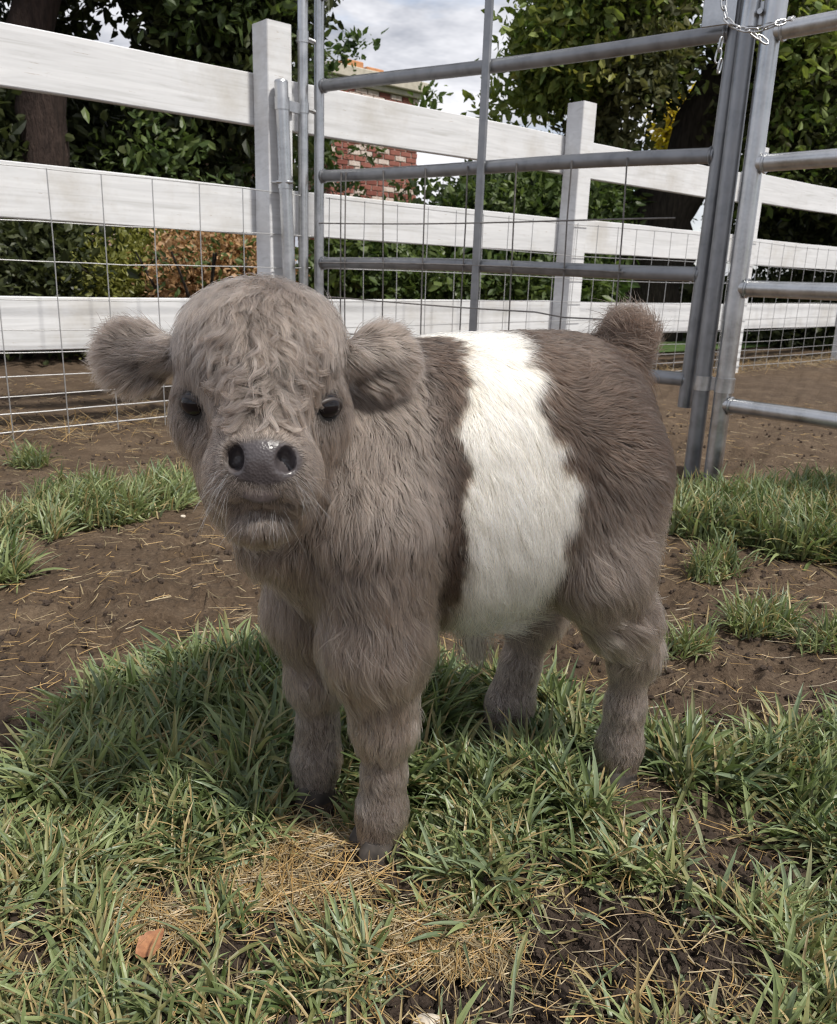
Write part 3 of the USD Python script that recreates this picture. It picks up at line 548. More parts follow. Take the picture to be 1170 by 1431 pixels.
PR = []          # (kind, ..., blend)
def ell(c, r, R=BR, k=0.03): PR.append(('e', A(c, float), A(r, float), R, k))
def cone(a, b, ra, rb, k=0.02): PR.append(('c', A(a, float), A(b, float), ra, rb, k))
def chain(pts, k=0.02):
    for (a, ra), (b, rb) in zip(pts[:-1], pts[1:]): cone(a, b, ra, rb, k)

# trunk
ell(L(0.035, 0, 0.350), (0.105, 0.088, 0.118), k=0.03)
ell(L(0.135, 0.0, 0.343), (0.15, 0.104, 0.128), k=0.05)
ell(L(0.235, 0, 0.372), (0.078, 0.090, 0.104), k=0.05)
ell(L(0.16, 0.0, 0.415), (0.15, 0.07, 0.062), k=0.05)
# front leg, near side
chain([(L(-0.005, 0.055, 0.335), 0.058), (L(-0.002, 0.060, 0.235), 0.042), (L(0.010, 0.056, 0.140), 0.0235), (L(0.013, 0.052, 0.085), 0.0158), (L(0.013, 0.050, 0.045), 0.0195), (L(0.011, 0.049, 0.016), 0.0208)], 0.022)
# front leg, far side
chain([(L(-0.010, -0.048, 0.325), 0.055), (L(-0.018, -0.050, 0.225), 0.040), (L(-0.015, -0.053, 0.140), 0.0235), (L(-0.012, -0.057, 0.085), 0.0165), (L(-0.012, -0.060, 0.045), 0.0210), (L(-0.014, -0.061, 0.016), 0.0220)], 0.022)
# hind leg, near side
ell(L(0.243, 0.055, 0.325), (0.061, 0.044, 0.092), k=0.03)
chain([(L(0.245, 0.060, 0.36), 0.052), (L(0.232, 0.068, 0.275), 0.045), (L(0.272, 0.066, 0.210), 0.031), (L(0.300, 0.062, 0.165), 0.0205), (L(0.302, 0.058, 0.090), 0.0160), (L(0.303, 0.056, 0.045), 0.0198), (L(0.302, 0.055, 0.016), 0.0212)], 0.024)
# hind leg, far side
chain([(L(0.240, -0.055, 0.34), 0.060), (L(0.225, -0.062, 0.255), 0.046), (L(0.262, -0.064, 0.165), 0.028), (L(0.248, -0.068, 0.090), 0.0185), (L(0.241, -0.071, 0.045), 0.0235), (L(0.235, -0.072, 0.016), 0.0230)], 0.024)
# tail
chain([(L(0.262, 0, 0.445), 0.030), (L(0.287, 0, 0.458), 0.025), (L(0.297, 0.0, 0.476), 0.023)], 0.012)
# neck and dewlap
HC = at(366, 500, 0.645)
cone(L(-0.005, 0, 0.365), at(372, 610, 0.675), 0.078, 0.050, 0.035)
cone(L(-0.015, 0, 0.31), at(388, 740, 0.660), 0.064, 0.032, 0.03)
# head
ell(HC, (0.0570, 0.066, 0.050), HR, 0.02)
ell(at(366, 466, 0.64), (0.050, 0.05, 0.035), HR, 0.02)
ell(at(288, 572, 0.634), (0.023, 0.032, 0.031), HR, 0.02)
ell(at(442, 574, 0.634), (0.023, 0.032, 0.031), HR, 0.02)
ell(at(324, 605, 0.628), (0.025, 0.034, 0.042), HR, 0.02)
ell(at(412, 605, 0.628), (0.025, 0.034, 0.042), HR, 0.02)
ell(at(368, 672, 0.628), (0.043, 0.040, 0.042), HR, 0.02)
ell(at(325, 664, 0.572), (0.0195, 0.026, 0.0265), HR, 0.010)
ell(at(411, 664, 0.572), (0.0195, 0.026, 0.0265), HR, 0.010)
cone(at(364, 540, 0.602), at(366, 625, 0.566), 0.036, 0.027, 0.02)
ell(at(368, 662, 0.566), (0.034, 0.028, 0.025), HR, 0.014)
ell(at(367, 642, 0.548), (0.0245, 0.016, 0.0185), HR, 0.008)
ell(at(364, 690, 0.545), (0.013, 0.010, 0.006), HR, 0.006)
ell(at(366, 722, 0.574), (0.025, 0.028, 0.0175), HR, 0.008)
# brows over the eyes
# ears
def ear_frame(out, face):
    e = unit(out); n = unit(np.asarray(face) - e * (np.asarray(face) @ e)); return np.stack([e, n, np.cross(n, e)])
EAR_L, EAR_R = at(190, 497, 0.665), at(532, 501, 0.668)
ER_L, ER_R = ear_frame(-FSIDE + 0.22 * FUP - 0.2 * FACE, FACE + 0.25 * FUP), ear_frame(FSIDE + 0.2 * FUP - 0.2 * FACE, FACE + 0.25 * FUP)
ell(EAR_L, (0.031, 0.0095, 0.027), ER_L, 0.008)
ell(EAR_R, (0.029, 0.0095, 0.026), ER_R, 0.008)
cone(at(258, 497, 0.652), EAR_L, 0.012, 0.012, 0.006)
cone(at(476, 500, 0.652), EAR_R, 0.012, 0.012, 0.006)
# carved: nostrils, mouth, eye sockets
def hit(px, py, y0=0.45, y1=0.75):
    d = FW + RT * (px - PW / 2) / FPX - UP * (py - PH / 2) / FPX; d = d / d[1]
    ys = np.linspace(y0, y1, 900); pts = EYE + d * ys[:, None]
    s = np.full(len(pts), 1.0)
    for q in PR: s = smin(s, one(pts, q), q[-1])
    return pts[np.argmax(s < 0)]
def one(p, q):
    return sd_ell(p, q[1], q[2], q[3]) if q[0] == 'e' else sd_cone(p, q[1], q[2], q[3], q[4])
def nrm_at(p):
    def s_(q_):
        d = np.full(len(q_), 1.0)
        for q in PR: d = smin(d, one(q_, q), q[-1])
        return d
    p = p[None]; return unit(np.stack([s_(p + 0.003 * d) - s_(p - 0.003 * d) for d in np.eye(3)], -1))[0]
EYES = []
for ex, ey in ((270, 563), (459, 566)):
    _h = hit(ex, ey); EYES.append(_h - nrm_at(_h) * 0.0046)
CUT = [('c', at(329, 640, 0.543), at(318, 660, 0.553), 0.0042, 0.0018, 0.004), ('c', at(400, 644, 0.543), at(411, 662, 0.553), 0.0040, 0.0018, 0.004),
       ('e', at(331, 640, 0.541), A([0.0062, 0.012, 0.0088]), HR, 0.004), ('e', at(398, 643, 0.541), A([0.0060, 0.012, 0.0082]), HR, 0.004),
       ('c', at(325, 702, 0.548), at(364, 700, 0.532), 0.0014, 0.0020, 0.004), ('c', at(364, 700, 0.532), at(405, 702, 0.548), 0.0020, 0.0014, 0.004),
       ('c', at(366, 655, 0.532), at(366, 678, 0.533), 0.0016, 0.0016, 0.003)]

def sdf(p):
    d = np.full(len(p), 1.0)
    for q in PR: d = smin(d, one(p, q), q[-1])
    for q in CUT: d = -smin(-d, one(p, q), q[-1])
    return d

def surface_net(lo, hi, h):
    n = np.ceil((hi - lo) / h).astype(int) + 1
    c = 4
    nc = np.ceil(n / c).astype(int) + 1
    gc = np.stack(np.meshgrid(*[lo[i] + np.arange(nc[i]) * h * c for i in range(3)], indexing='ij'), -1).reshape(-1, 3)
    dc = sdf(gc).reshape(nc)
    near = ndimage.binary_dilation(np.abs(dc) < h * c * 1.8, iterations=1)
    idx = np.stack(np.meshgrid(*[np.arange(k) for k in n], indexing='ij'), -1)
    ci = np.minimum(idx // c, nc - 1)
    D = dc[ci[..., 0], ci[..., 1], ci[..., 2]].astype(np.float32)
    m = near[ci[..., 0], ci[..., 1], ci[..., 2]]
    D[m] = sdf(lo + idx[m] * h)
    s = D < 0
    acc = np.zeros((*(n - 1), 3), np.float32); cnt = np.zeros(n - 1, np.float32)
    corner = [(a, b, c_) for a in (0, 1) for b in (0, 1) for c_ in (0, 1)]
    sl = lambda o: tuple(slice(o[k], o[k] + n[k] - 1) for k in range(3))
    for a in corner:
        for ax in range(3):
            if a[ax]: continue
            b = list(a); b[ax] = 1
            da, db = D[sl(a)], D[sl(b)]
            x = (da < 0) != (db < 0)
            t = np.where(x, da / np.where(x, da - db, 1), 0)
            pos = np.zeros((*(n - 1), 3), np.float32)
            for k in range(3): pos[..., k] = a[k] + (t if k == ax else 0)
            acc += pos * x[..., None]; cnt += x
    act = cnt > 0
    vid = np.full(n - 1, -1, np.int64); vid[act] = np.arange(act.sum())
    V = lo + (np.argwhere(act) + acc[act] / cnt[act][:, None]) * h
    F = []
    for ax in range(3):
        u, w = (ax + 1) % 3, (ax + 2) % 3
        e0 = np.take(s, np.arange(0, n[ax] - 1), ax); e1 = np.take(s, np.arange(1, n[ax]), ax)
        ij = np.argwhere(e0 != e1); flip = e0[tuple(ij.T)]
        ok = (ij[:, u] > 0) & (ij[:, w] > 0) & (ij[:, u] < n[u] - 1) & (ij[:, w] < n[w] - 1)
        ij, flip = ij[ok], flip[ok]
        q = []
        for du, dw in ((1, 1), (0, 1), (0, 0), (1, 0)):
            k = ij.copy(); k[:, u] -= du; k[:, w] -= dw
            q.append(vid[tuple(k.T)])
        q = np.stack(q, 1); q[~flip] = q[~flip][:, ::-1]
        F.append(q)
    F = np.vstack(F)
    return V, np.vstack([F[:, [0, 1, 2]], F[:, [0, 2, 3]]])

_b = np.vstack([q[1] for q in PR] + [q[2] for q in PR if q[0] == 'c'])
V, F = surface_net(_b.min(0) - 0.13, _b.max(0) + 0.13, 0.0030)
body = trimesh.Trimesh(V, F, process=False)
body = max(body.split(only_watertight=False), key=lambda m: len(m.faces))
trimesh.smoothing.filter_taubin(body, 0.5, 0.53, iterations=4)
V, F = np.asarray(body.vertices), np.asarray(body.faces)
_e = 0.0008
def sdf_normal(p):
    return unit(np.stack([sdf(p + _e * d) - sdf(p - _e * d) for d in np.eye(3)], -1))
VN = np.asarray(body.vertex_normals)

def hl(p):
    """head coordinates: the viewer's right, forwards, up, about the middle of the muzzle's front"""
    return (np.asarray(p) - at(367, 650, 0.545)) @ HR.T
def nose_mask(p):
    q = hl(p)
    r = np.sqrt(((q[:, 0] - 0.0012) / 0.0275) ** 2 + ((q[:, 2] - 0.0035) / 0.0165) ** 2)
    lip = np.sqrt(((q[:, 0] + 0.001) / 0.015) ** 2 + ((q[:, 2] + 0.0195) / 0.0052) ** 2)
    return np.maximum(1 - sstep(0.82, 1.02, r), (1 - sstep(0.8, 1.1, lip)) * 0.9) * (q[:, 1] > -0.022)
EYE_C = A(EYES)
def head_w(p):
    """1 on the head (ears included), 0 on the body"""
    pr = pj(p)
    return ((np.linalg.norm(p - HC, axis=1) < 0.085) | (np.linalg.norm(p - at(368, 660, 0.575), axis=1) < 0.075) | ear_w(p)[0] | ear_w(p)[1])
def ear_w(p):
    a = sd_ell(p, EAR_L, A([0.034, 0.016, 0.031]), ER_L) < 0.004
    b = sd_ell(p, EAR_R, A([0.032, 0.016, 0.030]), ER_R) < 0.004
    return a, b

# coat colours (albedo): where the belt, the dark saddle and the paler legs lie
def belt(p):
    q = to_local(p); x, y, z = q.T
    near = y > -0.02
    w = meshkit.fbm(p * 60, 2, 5) * 0.024 - 0.012 + meshkit.fbm(p * 170, 2, 9) * 0.014 - 0.007
    zz = A([0.16, 0.20, 0.25, 0.31, 0.37, 0.42, 0.455, 0.48, 0.52])
    front = np.interp(z, zz, [0.090, 0.084, 0.074, 0.064, 0.060, 0.062, 0.076, 0.088, 0.094])
    back = np.interp(z, zz, [0.160, 0.160, 0.164, 0.168, 0.174, 0.142, 0.140, 0.150, 0.155])
    back = np.where(near, back, 0.165)
    front = np.where(z > 0.455, front - 0.045 * sstep(0.0, -0.03, y), front)
    w2 = w + (meshkit.fbm(p * A([30, 30, 90]), 2, 15) - 0.5) * 0.032
    m = sstep(-0.006, 0.006, x + w - front) * sstep(-0.006, 0.006, back - x - w2)
    return m * (z > 0.15) * (~leg_near(p))
def leg_near(p):
    q = to_local(p)
    return (q[:, 2] < 0.17)
def coat_color(p):
    q = to_local(p); x, y, z = q.T
    n1 = meshkit.fbm(p * 45, 3, 3); n2 = meshkit.fbm(p * 14, 2, 8)
    base = A([0.114, 0.089, 0.0725])[None] * (0.84 + 0.32 * n1 + 0.12 * n2)[:, None]
    top = sstep(0.29, 0.40, z) * sstep(0.015, 0.055, x) * (0.8 + 0.4 * n2)                       # brown saddle over the back and rump
    top = np.maximum(top, sstep(0.028, 0.055, x) * (1 - sstep(0.15, 0.2, x)) * sstep(0.22, 0.28, z)) * (1 - head_w(p))
    base = base * (1 - np.clip(0.80 * top[:, None] * A([0.925, 1.0, 1.045]), 0, 0.9))
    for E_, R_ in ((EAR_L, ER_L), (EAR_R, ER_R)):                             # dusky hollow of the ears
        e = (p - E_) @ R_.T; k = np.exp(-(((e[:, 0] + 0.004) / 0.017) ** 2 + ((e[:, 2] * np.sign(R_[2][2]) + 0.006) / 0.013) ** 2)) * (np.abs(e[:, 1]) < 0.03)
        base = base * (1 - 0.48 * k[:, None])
    base = base * (1 + 0.32 * (1 - sstep(0.13, 0.26, z)) * (z > -1))[:, None]
    b = belt(p)[:, None]
    return base * (1 - b) + A([0.74, 0.68, 0.575]) * b

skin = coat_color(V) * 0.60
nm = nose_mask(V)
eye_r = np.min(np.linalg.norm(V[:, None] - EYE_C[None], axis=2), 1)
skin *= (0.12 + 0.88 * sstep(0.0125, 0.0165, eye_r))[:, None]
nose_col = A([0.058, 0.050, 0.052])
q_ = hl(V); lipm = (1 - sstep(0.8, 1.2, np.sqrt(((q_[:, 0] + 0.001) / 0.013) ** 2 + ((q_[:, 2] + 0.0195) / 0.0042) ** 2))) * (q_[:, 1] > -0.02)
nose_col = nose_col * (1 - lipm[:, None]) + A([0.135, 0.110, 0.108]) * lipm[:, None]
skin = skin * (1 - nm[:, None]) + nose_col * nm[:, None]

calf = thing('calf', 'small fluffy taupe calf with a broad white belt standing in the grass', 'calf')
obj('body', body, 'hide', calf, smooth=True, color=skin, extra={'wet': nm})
for e in EYES:
    s = trimesh.creation.icosphere(4, 0.0124)
    v = np.asarray(s.vertices) @ np.diag([1.0, 0.9, 0.82]) @ HR
    obj('eye', trimesh.Trimesh(e + v, s.faces, process=False), 'eyeball', calf, smooth=True)

# lids: a dark rim round each eye, fuller above
for e in EYES:
    o = unit(e - HC); o = unit(o + FACE * 0.35); sx = unit(np.cross(FUP, o)); uy = np.cross(o, sx)
    a = np.linspace(0, 2 * np.pi, 33)
    ring = A([e + sx * math.cos(t) * 0.0112 + uy * (math.sin(t) * (0.0080 if math.sin(t) > 0 else 0.0086)) + o * (0.0046 + 0.0012 * (math.sin(t) > 0)) - uy * 0.0006 for t in a])
    obj('eyelid', tube(ring, 0.0016 + 0.0007 * np.clip(np.sin(a), 0, 1), 8, caps=False), 'lid', calf, smooth=True)
# hooves: two toes each
def hoof(c, d):
    toes = []
    d = unit(d); sd = np.cross([0, 0, 1.0], d)
    for s in (-1, 1):
        pts = []
        for z, fr, wd in ((-0.004, 0.0250, 0.0125), (0.010, 0.0230, 0.0120), (0.020, 0.017, 0.0100)):
            for a in np.linspace(0, 2 * np.pi, 14, endpoint=False):
                pts.append(c + d * (math.cos(a) * fr * (0.9 if math.cos(a) < 0 else 1)) + sd * (s * 0.0118 + math.sin(a) * wd) + A([0, 0, z]))
        toes.append(trimesh.convex.convex_hull(A(pts)))
    return cat(toes)
for c in (L(0.008, 0.049, 0.0), L(-0.016, -0.061, 0.0), L(0.300, 0.055, 0.0), L(0.233, -0.072, 0.0)):
    obj('hoof', hoof(c, -CA), 'horn', calf, smooth=40)

# ---- fur: which way it lies
FL = []
def fl(p, d, r): FL.append((np.asarray(p, float), unit(d), r))
Z = A([0, 0, 1.0])
for x in (0.05, 0.1, 0.16):                                  # sides: down and back
    for z in (0.46, 0.40, 0.33, 0.26):
        for y in (0.1, -0.1): fl(L(x, y, z), -Z + 0.35 * CA, 0.05)
for x in (0.02, 0.09, 0.16, 0.23): fl(L(x, 0, 0.48), CA + 0.15 * Z, 0.04)
fl(L(0.15, 0.04, 0.215), CA * 0.7 - Z * 0.9 + CL * 0.1, 0.045); fl(L(0.09, 0.05, 0.215), CA * 0.35 - Z, 0.035)
WH = L(0.175, 0.10, 0.40)                                     # whorl in front of the thigh
for a in np.linspace(-1.9, 1.5, 8):
    dv = CA * math.cos(a) + Z * math.sin(a); fl(WH + dv * 0.045, dv, 0.026)
for z in (0.42, 0.36, 0.30): fl(L(0.30, 0.09, z), CA - 0.55 * Z, 0.04); fl(L(0.30, -0.09, z), CA - 0.6 * Z, 0.05)
for z in (0.40, 0.33, 0.26): fl(L(0.35, 0.03, z), -Z + 0.3 * CA, 0.04)
for z in (0.30, 0.25, 0.20): fl(L(0.22, 0.11, z), CA * 0.75 - Z * 0.65, 0.035)
for x, y, z in ((0.30, 0.065, 0.17), (0.302, 0.066, 0.10), (0.30, 0.067, 0.03), (0.25, -0.062, 0.16), (0.24, -0.062, 0.08), (0.23, -0.062, 0.02)): fl(L(x, y, z), -Z + 0.12 * CA, 0.04)
for x, y, z in ((0.01, 0.06, 0.17), (0.01, 0.06, 0.10), (0.01, 0.06, 0.03), (-0.02, -0.05, 0.17), (-0.02, -0.05, 0.09), (-0.02, -0.05, 0.02)): fl(L(x, y, z), -Z + 0.08 * CA, 0.04)
for z in (0.40, 0.34, 0.28, 0.22):
    fl(L(0.03, 0.11, z), -Z + 0.35 * CA, 0.04); fl(L(-0.03, 0.10, z), -Z + 0.12 * CA, 0.04); fl(L(-0.07, 0.04, z), -Z - 0.15 * CA, 0.045); fl(L(-0.06, -0.04, z), -Z - 0.25 * CA, 0.045)
fl(L(0.262, 0, 0.46), CA * 0.6 + 0.7 * Z, 0.016); fl(L(0.296, 0.0, 0.49), Z + 0.1 * CA, 0.022); fl(L(0.318, 0, 0.46), Z * 0.4 + CA * 0.5, 0.012)
# face, by eye on its front
def ff(px, py, y, right, up, fwd, r): fl(at(px, py, y), FSIDE * right + FUP * up + FACE * fwd, r)
for px, py, r, u in ((310, 410, -0.7, -0.45), (360, 400, 0.25, -0.9), (420, 415, 0.8, -0.35), (290, 460, -0.55, -0.8), (340, 450, -0.1, -1), (390, 450, 0.35, -1), (440, 460, 0.75, -0.8),
                     (300, 510, -0.1, -1), (345, 510, 0.25, -1), (385, 510, -0.05, -1), (430, 510, 0.35, -1)):
    ff(px, py, 0.60, r, u, 0.35, 0.016)
for px, py, r, u in ((330, 570, -0.9, -0.35), (352, 592, -0.7, -0.6), (375, 560, 0.15, -0.9), (400, 565, 0.9, -0.15), (412, 590, 0.8, -0.6), (372, 600, 0.2, -0.8)):
    ff(px, py, 0.575, r, u, 0.3, 0.010)
for s, px in ((-1, 275), (1, 460)):
    ff(px, 600, 0.60, s * 0.4, -0.9, -0.2, 0.018); ff(px, 650, 0.61, s * 0.5, -0.85, -0.3, 0.02); ff(px + s * -18, 700, 0.60, s * 0.35, -0.9, -0.2, 0.02); ff(px, 530, 0.60, s * 0.8, -0.3, -0.3, 0.014)
for px, py, r, u in ((305, 650, -0.9, -0.3), (430, 650, 0.9, -0.3), (310, 690, -0.75, -0.7), (425, 690, 0.75, -0.7), (365, 605, 0, 1), (335, 612, -0.5, 0.8), (400, 612, 0.5, 0.8), (365, 715, 0, -1), (365, 745, 0, -1)):
    ff(px, py, 0.565, r, u, -0.35, 0.011)
for px, py in ((365, 770), (340, 800), (400, 800), (380, 850), (330, 720), (430, 730)): ff(px, py, 0.655, 0, -1, 0, 0.03)
for s, E_, R_ in ((-1, EAR_L, ER_L), (1, EAR_R, ER_R)):
    for a in (-0.022, 0.0, 0.022):
        for c in (-0.022, 0.0, 0.022): fl(E_ + R_[0] * a + R_[2] * c, R_[0] * (0.9 if a > -0.01 else 0.55) + FUP * (0.95 if c * R_[2][2] > 0 else -1.0) * (1 if abs(c) > 0 else 0.25), 0.011)
FLP, FLD, FLR = A([f[0] for f in FL]), A([f[1] for f in FL]), A([f[2] for f in FL])

def flow(p):
    d = np.zeros_like(p)
    for a in range(0, len(p), 20000):
        q = p[a:a + 20000]
        w = np.exp(-((q[:, None] - FLP[None]) ** 2).sum(2) / (2 * FLR ** 2)) / FLR + 1e-9
        d[a:a + 20000] = w @ FLD
    return unit(d)

# ---- fur: roots over the surface, length by region
def sample(n, weight):
    tri = V[F]; area = np.linalg.norm(np.cross(tri[:, 1] - tri[:, 0], tri[:, 2] - tri[:, 0]), axis=1) / 2
    w = area * weight[F].mean(1); w /= w.sum()
    k = rng.choice(len(F), n, p=w)
    u, v = rng.random(n), rng.random(n); fl_ = u + v > 1; u[fl_], v[fl_] = 1 - u[fl_], 1 - v[fl_]
    b = np.stack([1 - u - v, u, v], 1)
    return (tri[k] * b[:, :, None]).sum(1), unit((VN[F[k]] * b[:, :, None]).sum(1))

def fore_m(hq):
    return (hq[:, 2] > 0.028) & (np.abs(hq[:, 0]) < np.interp(hq[:, 2], [0.028, 0.055, 0.068, 0.09], [0.026, 0.031, 0.052, 0.09]))
def fur_length(p, q, hq):
    x, y, z = q.T
    hd = head_w(p); el, er = ear_w(p)
    ln = np.interp(z, [0, 0.03, 0.10, 0.13, 0.17, 0.22, 0.30, 0.40, 0.50], [0.008, 0.011, 0.012, 0.018, 0.026, 0.034, 0.032, 0.022, 0.020])
    bl = belt(p) > 0.5
    ln = np.where(bl, np.interp(z, [0.20, 0.25, 0.35, 0.48], [0.056, 0.042, 0.027, 0.024]), ln)
    ln = np.where((x > 0.03) & (x < 0.09) & (z > 0.26) & ~bl, 0.014, ln)
    ln = np.where((x > 0.262) & (z > 0.452) & (np.abs(y) < 0.035), 0.040, ln)
    mz = np.linalg.norm(hq * A([1, 0.9, 1]), axis=1)
    face = np.interp(mz, [0.022, 0.036, 0.050, 0.065, 0.10], [0.0048, 0.0064, 0.0105, 0.016, 0.021])
    face = np.where(fore_m(hq), np.maximum(face, np.interp(hq[:, 2], [0.03, 0.05, 0.10], [0.013, 0.022, 0.027])), face)
    face = np.where(el | er, 0.0175, face)
    ln = np.where(hd, face, ln)
    er_ = np.min(np.linalg.norm(p[:, None] - EYE_C[None], axis=2), 1)
    return ln * (0.22 + 0.78 * sstep(0.013, 0.026, er_))

dens = np.ones(len(V))
dens *= np.where((VN @ unit(EYE - A([0.05, 0.75, 0.35]))) > -0.25, 1.0, 0.30)
hdV = head_w(V)
dens *= np.where(hdV, 2.4, 1.0)
dens *= 1 - np.clip(nm * 1.3, 0, 1)
dens *= sstep(0.0122, 0.0140, eye_r)
dens *= (V[:, 2] > 0.012)
dens = np.where((linalg_m := np.linalg.norm(hl(V), axis=1)) < 0.045, dens * 2.0, dens)

def grow(n, k=5, clumps=16000, clump=0.42, curl=1.0):
    P, N = sample(n, dens)
    q, hq = to_local(P), hl(P)
    D = flow(P)
    hd = head_w(P); eL, eR = ear_w(P); ears = eL | eR
    fore = hd & fore_m(hq) & ~ears
    ln = fur_length(P, q, hq) * rng.uniform(0.65, 1.15, n)
    vel = sstep(0.04, 0.08, q[:, 0]) * sstep(0.24, 0.30, q[:, 2]) * (1 - hd)
    amp = np.where(ears, 0.30, np.where(fore, 0.50, np.where(hd, 0.22, 0.40))) * curl * (1 - 0.45 * vel)
    cs = rng.choice(n, clumps, replace=False); lock_id = cKDTree(P[cs]).query(P)[1]
    cs2 = rng.choice(n, clumps // 5, replace=False); lock2 = cKDTree(P[cs2]).query(P)[1]
    D = unit(D + rng.normal(0, 1, (clumps, 3))[lock_id] * amp[:, None] * 0.38 + rng.normal(0, 1, (clumps // 5, 3))[lock2] * amp[:, None] * 0.42)
    tl = (q[:, 0] > 0.262) & (q[:, 2] > 0.448) & ~hd
    D = unit(D + rng.normal(0, 0.40, (n, 3)) * tl[:, None])
    D = unit(D + vnoise(P, 26, 1) * amp[:, None] * 1.1 + vnoise(P, 80, 2) * amp[:, None] * 0.8 + rng.normal(0, 1, (n, 3)) * np.where(hd, 0.12, 0.20)[:, None])
    er3 = P[:, None] - EYE_C[None]; ei = np.argmin(np.linalg.norm(er3, axis=2), 1); ev = er3[np.arange(n), ei]; ed = np.linalg.norm(ev, axis=1)
    D = unit(D + unit(ev) * (2.2 * (1 - sstep(0.012, 0.024, ed)))[:, None])
    T = unit(D - N * (D * N).sum(1)[:, None])
    short = np.clip(ln / 0.02, 0.25, 1)
    lift = np.where(fore, 0.42, np.where(ears, 0.30, np.where(hd, np.interp(np.linalg.norm(hq, axis=1), [0.03, 0.055], [0.42, 0.50]), 0.50)))
    lift = np.where((q[:, 0] > 0.262) & (q[:, 2] > 0.452) & ~hd, 0.75, lift)
    fly = rng.random(n) < 0.16
    lift = lift * np.where(fly, rng.uniform(1.2, 2.2, n), 1.0); ln = ln * np.where(fly, 1.22, 1.0)
    lift = lift * rng.uniform(0.7, 1.4, n) * rng.uniform(0.55, 1.6, clumps)[lock_id] * rng.uniform(0.7, 1.35, clumps // 5)[lock2]
    t = np.linspace(0, 1, k)
    d0 = unit(T + N * lift[:, None] * 1.5)
    pts = np.zeros((n, k, 3)); pts[:, 0] = P - N * np.where(ln < 0.009, 0.0003, 0.0012)[:, None]
    cur = d0
    ph = meshkit.noise(P * 60, 11) * 2 * np.pi + rng.normal(0, 0.25, n)
    side = np.cross(N, T)
    wav = np.where(fore, 0.52, 0.16) * curl
    wav = np.where(belt(P) > 0.5, 0.10, wav)
    for i in range(1, k):
        bend = unit(cur + N * -0.24 * lift[:, None] + T * 0.20 - Z * 0.10)
        w = side * (np.sin(ph + t[i] * np.where(fore, 8.0, 5.0)) * wav)[:, None]
        cur = bend
        pts[:, i] = pts[:, i - 1] + unit(bend + w) * (ln / (k - 1))[:, None]
    # locks: tips draw together
    cst = np.where(fore, 0.80, np.where(ears, 0.5, np.where(hd, 0.40, np.where(belt(P) > 0.5, 0.5, np.where((q[:, 0] < 0.03) & (q[:, 2] > 0.16) | ((q[:, 2] < 0.30) & (q[:, 2] > 0.17)), 0.68, 0.34)))))
    cst = cst * (1 - 0.4 * vel) * np.where(fly, 0.25, 1.0) * np.where(hd, np.clip((np.linalg.norm(hq, axis=1) - 0.030) / 0.02, 0.12, 1), 1)
    for j, cc, str_ in ((lock_id, cs, cst), (lock2, cs2, cst * 0.55)):
        g = pts[cc[j]]
        off = pts - g
        s = str_[:, None] * (t ** 1.2)[None, :] * (ln > 0.007)[:, None] * rng.uniform(0.5, 1.1, n)[:, None]
        pts = pts - off * s[..., None] * np.exp(-(np.linalg.norm(off[:, 0], axis=1) / 0.009) ** 2)[:, None, None]
    col = coat_color(P + T * (ln * 0.25)[:, None])
    lock = rng.random(clumps)[lock_id]
    col = col * np.clip(0.74 + 0.50 * lock + rng.normal(0, 0.30, n), 0.25, 1.9)[:, None]
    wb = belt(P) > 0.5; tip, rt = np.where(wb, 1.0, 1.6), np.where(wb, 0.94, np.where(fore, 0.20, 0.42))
    e_r = np.min(np.linalg.norm(P[:, None] - EYE_C[None], axis=2), 1)
    col = col * (0.30 + 0.70 * sstep(0.0125, 0.020, e_r))[:, None]
    col = col * (1 - 0.50 * (fore & (hq[:, 2] < 0.075)))[:, None]
    mz = np.hypot(hq[:, 0] / 0.034, hq[:, 2] / 0.026); col = col * (1 + 0.32 * (hd & (mz < 1.7) & (hq[:, 2] > -0.024)) - 0.08 * (hd & (hq[:, 2] < -0.024) & (hq[:, 2] > -0.05) & (np.abs(hq[:, 0]) < 0.024)))[:, None]
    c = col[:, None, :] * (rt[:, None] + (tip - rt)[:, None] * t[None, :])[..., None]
    w0 = np.where(hd, np.interp(np.linalg.norm(hq, axis=1), [0.03, 0.06], [0.00019, 0.00027]), 0.00034) * rng.uniform(0.75, 1.25, n)
    W = w0[:, None] * A(np.interp(t, [0, 0.25, 0.75, 1], [0.9, 1.0, 0.75, 0.18]))[None]
    return pts, W, np.clip(c, 0, 0.9)

NFUR = 290000
pts, W, col = grow(NFUR)
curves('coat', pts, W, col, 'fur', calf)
# eyelashes, and the damp tuft below the belly
lash = []
for e in EYES:
    for i in range(30):
        a = math.radians(rng.uniform(25, 155)); o = unit(e - HC); o = unit(o + FACE * 0.6)
        sx = unit(np.cross(FUP, o)); p = e + (sx * math.cos(a) * 0.0100 + FUP * math.sin(a) * 0.0078) + o * 0.0062
        d = unit(o * 0.75 + FUP * 0.35 + sx * math.cos(a) * 0.6)
        lash.append([p + d * s * 0.0055 + FUP * 0.001 * s * s for s in np.linspace(0, 1, 4)])
lash = A(lash)
curves('eyelashes', lash, np.full(lash.shape[:2], 0.00022) * A([1, .9, .6, .2]), np.full(lash.shape, 0.03), 'fur', calf)
wk = np.random.default_rng(31); WH_ = []
for i in range(70):
    px = wk.choice([wk.uniform(296, 322), wk.uniform(412, 438), wk.uniform(335, 400)]); py = wk.uniform(655, 700) if abs(px - 367) > 42 else wk.uniform(708, 738)
    p = hit(px, py); nn = nrm_at(p); d = unit(nn + wk.normal(0, .25, 3) - FUP * 0.35); ln = wk.uniform(0.012, 0.028)
    WH_.append([p + d * ln * s - FUP * 0.35 * ln * s * s for s in np.linspace(0, 1, 5)])
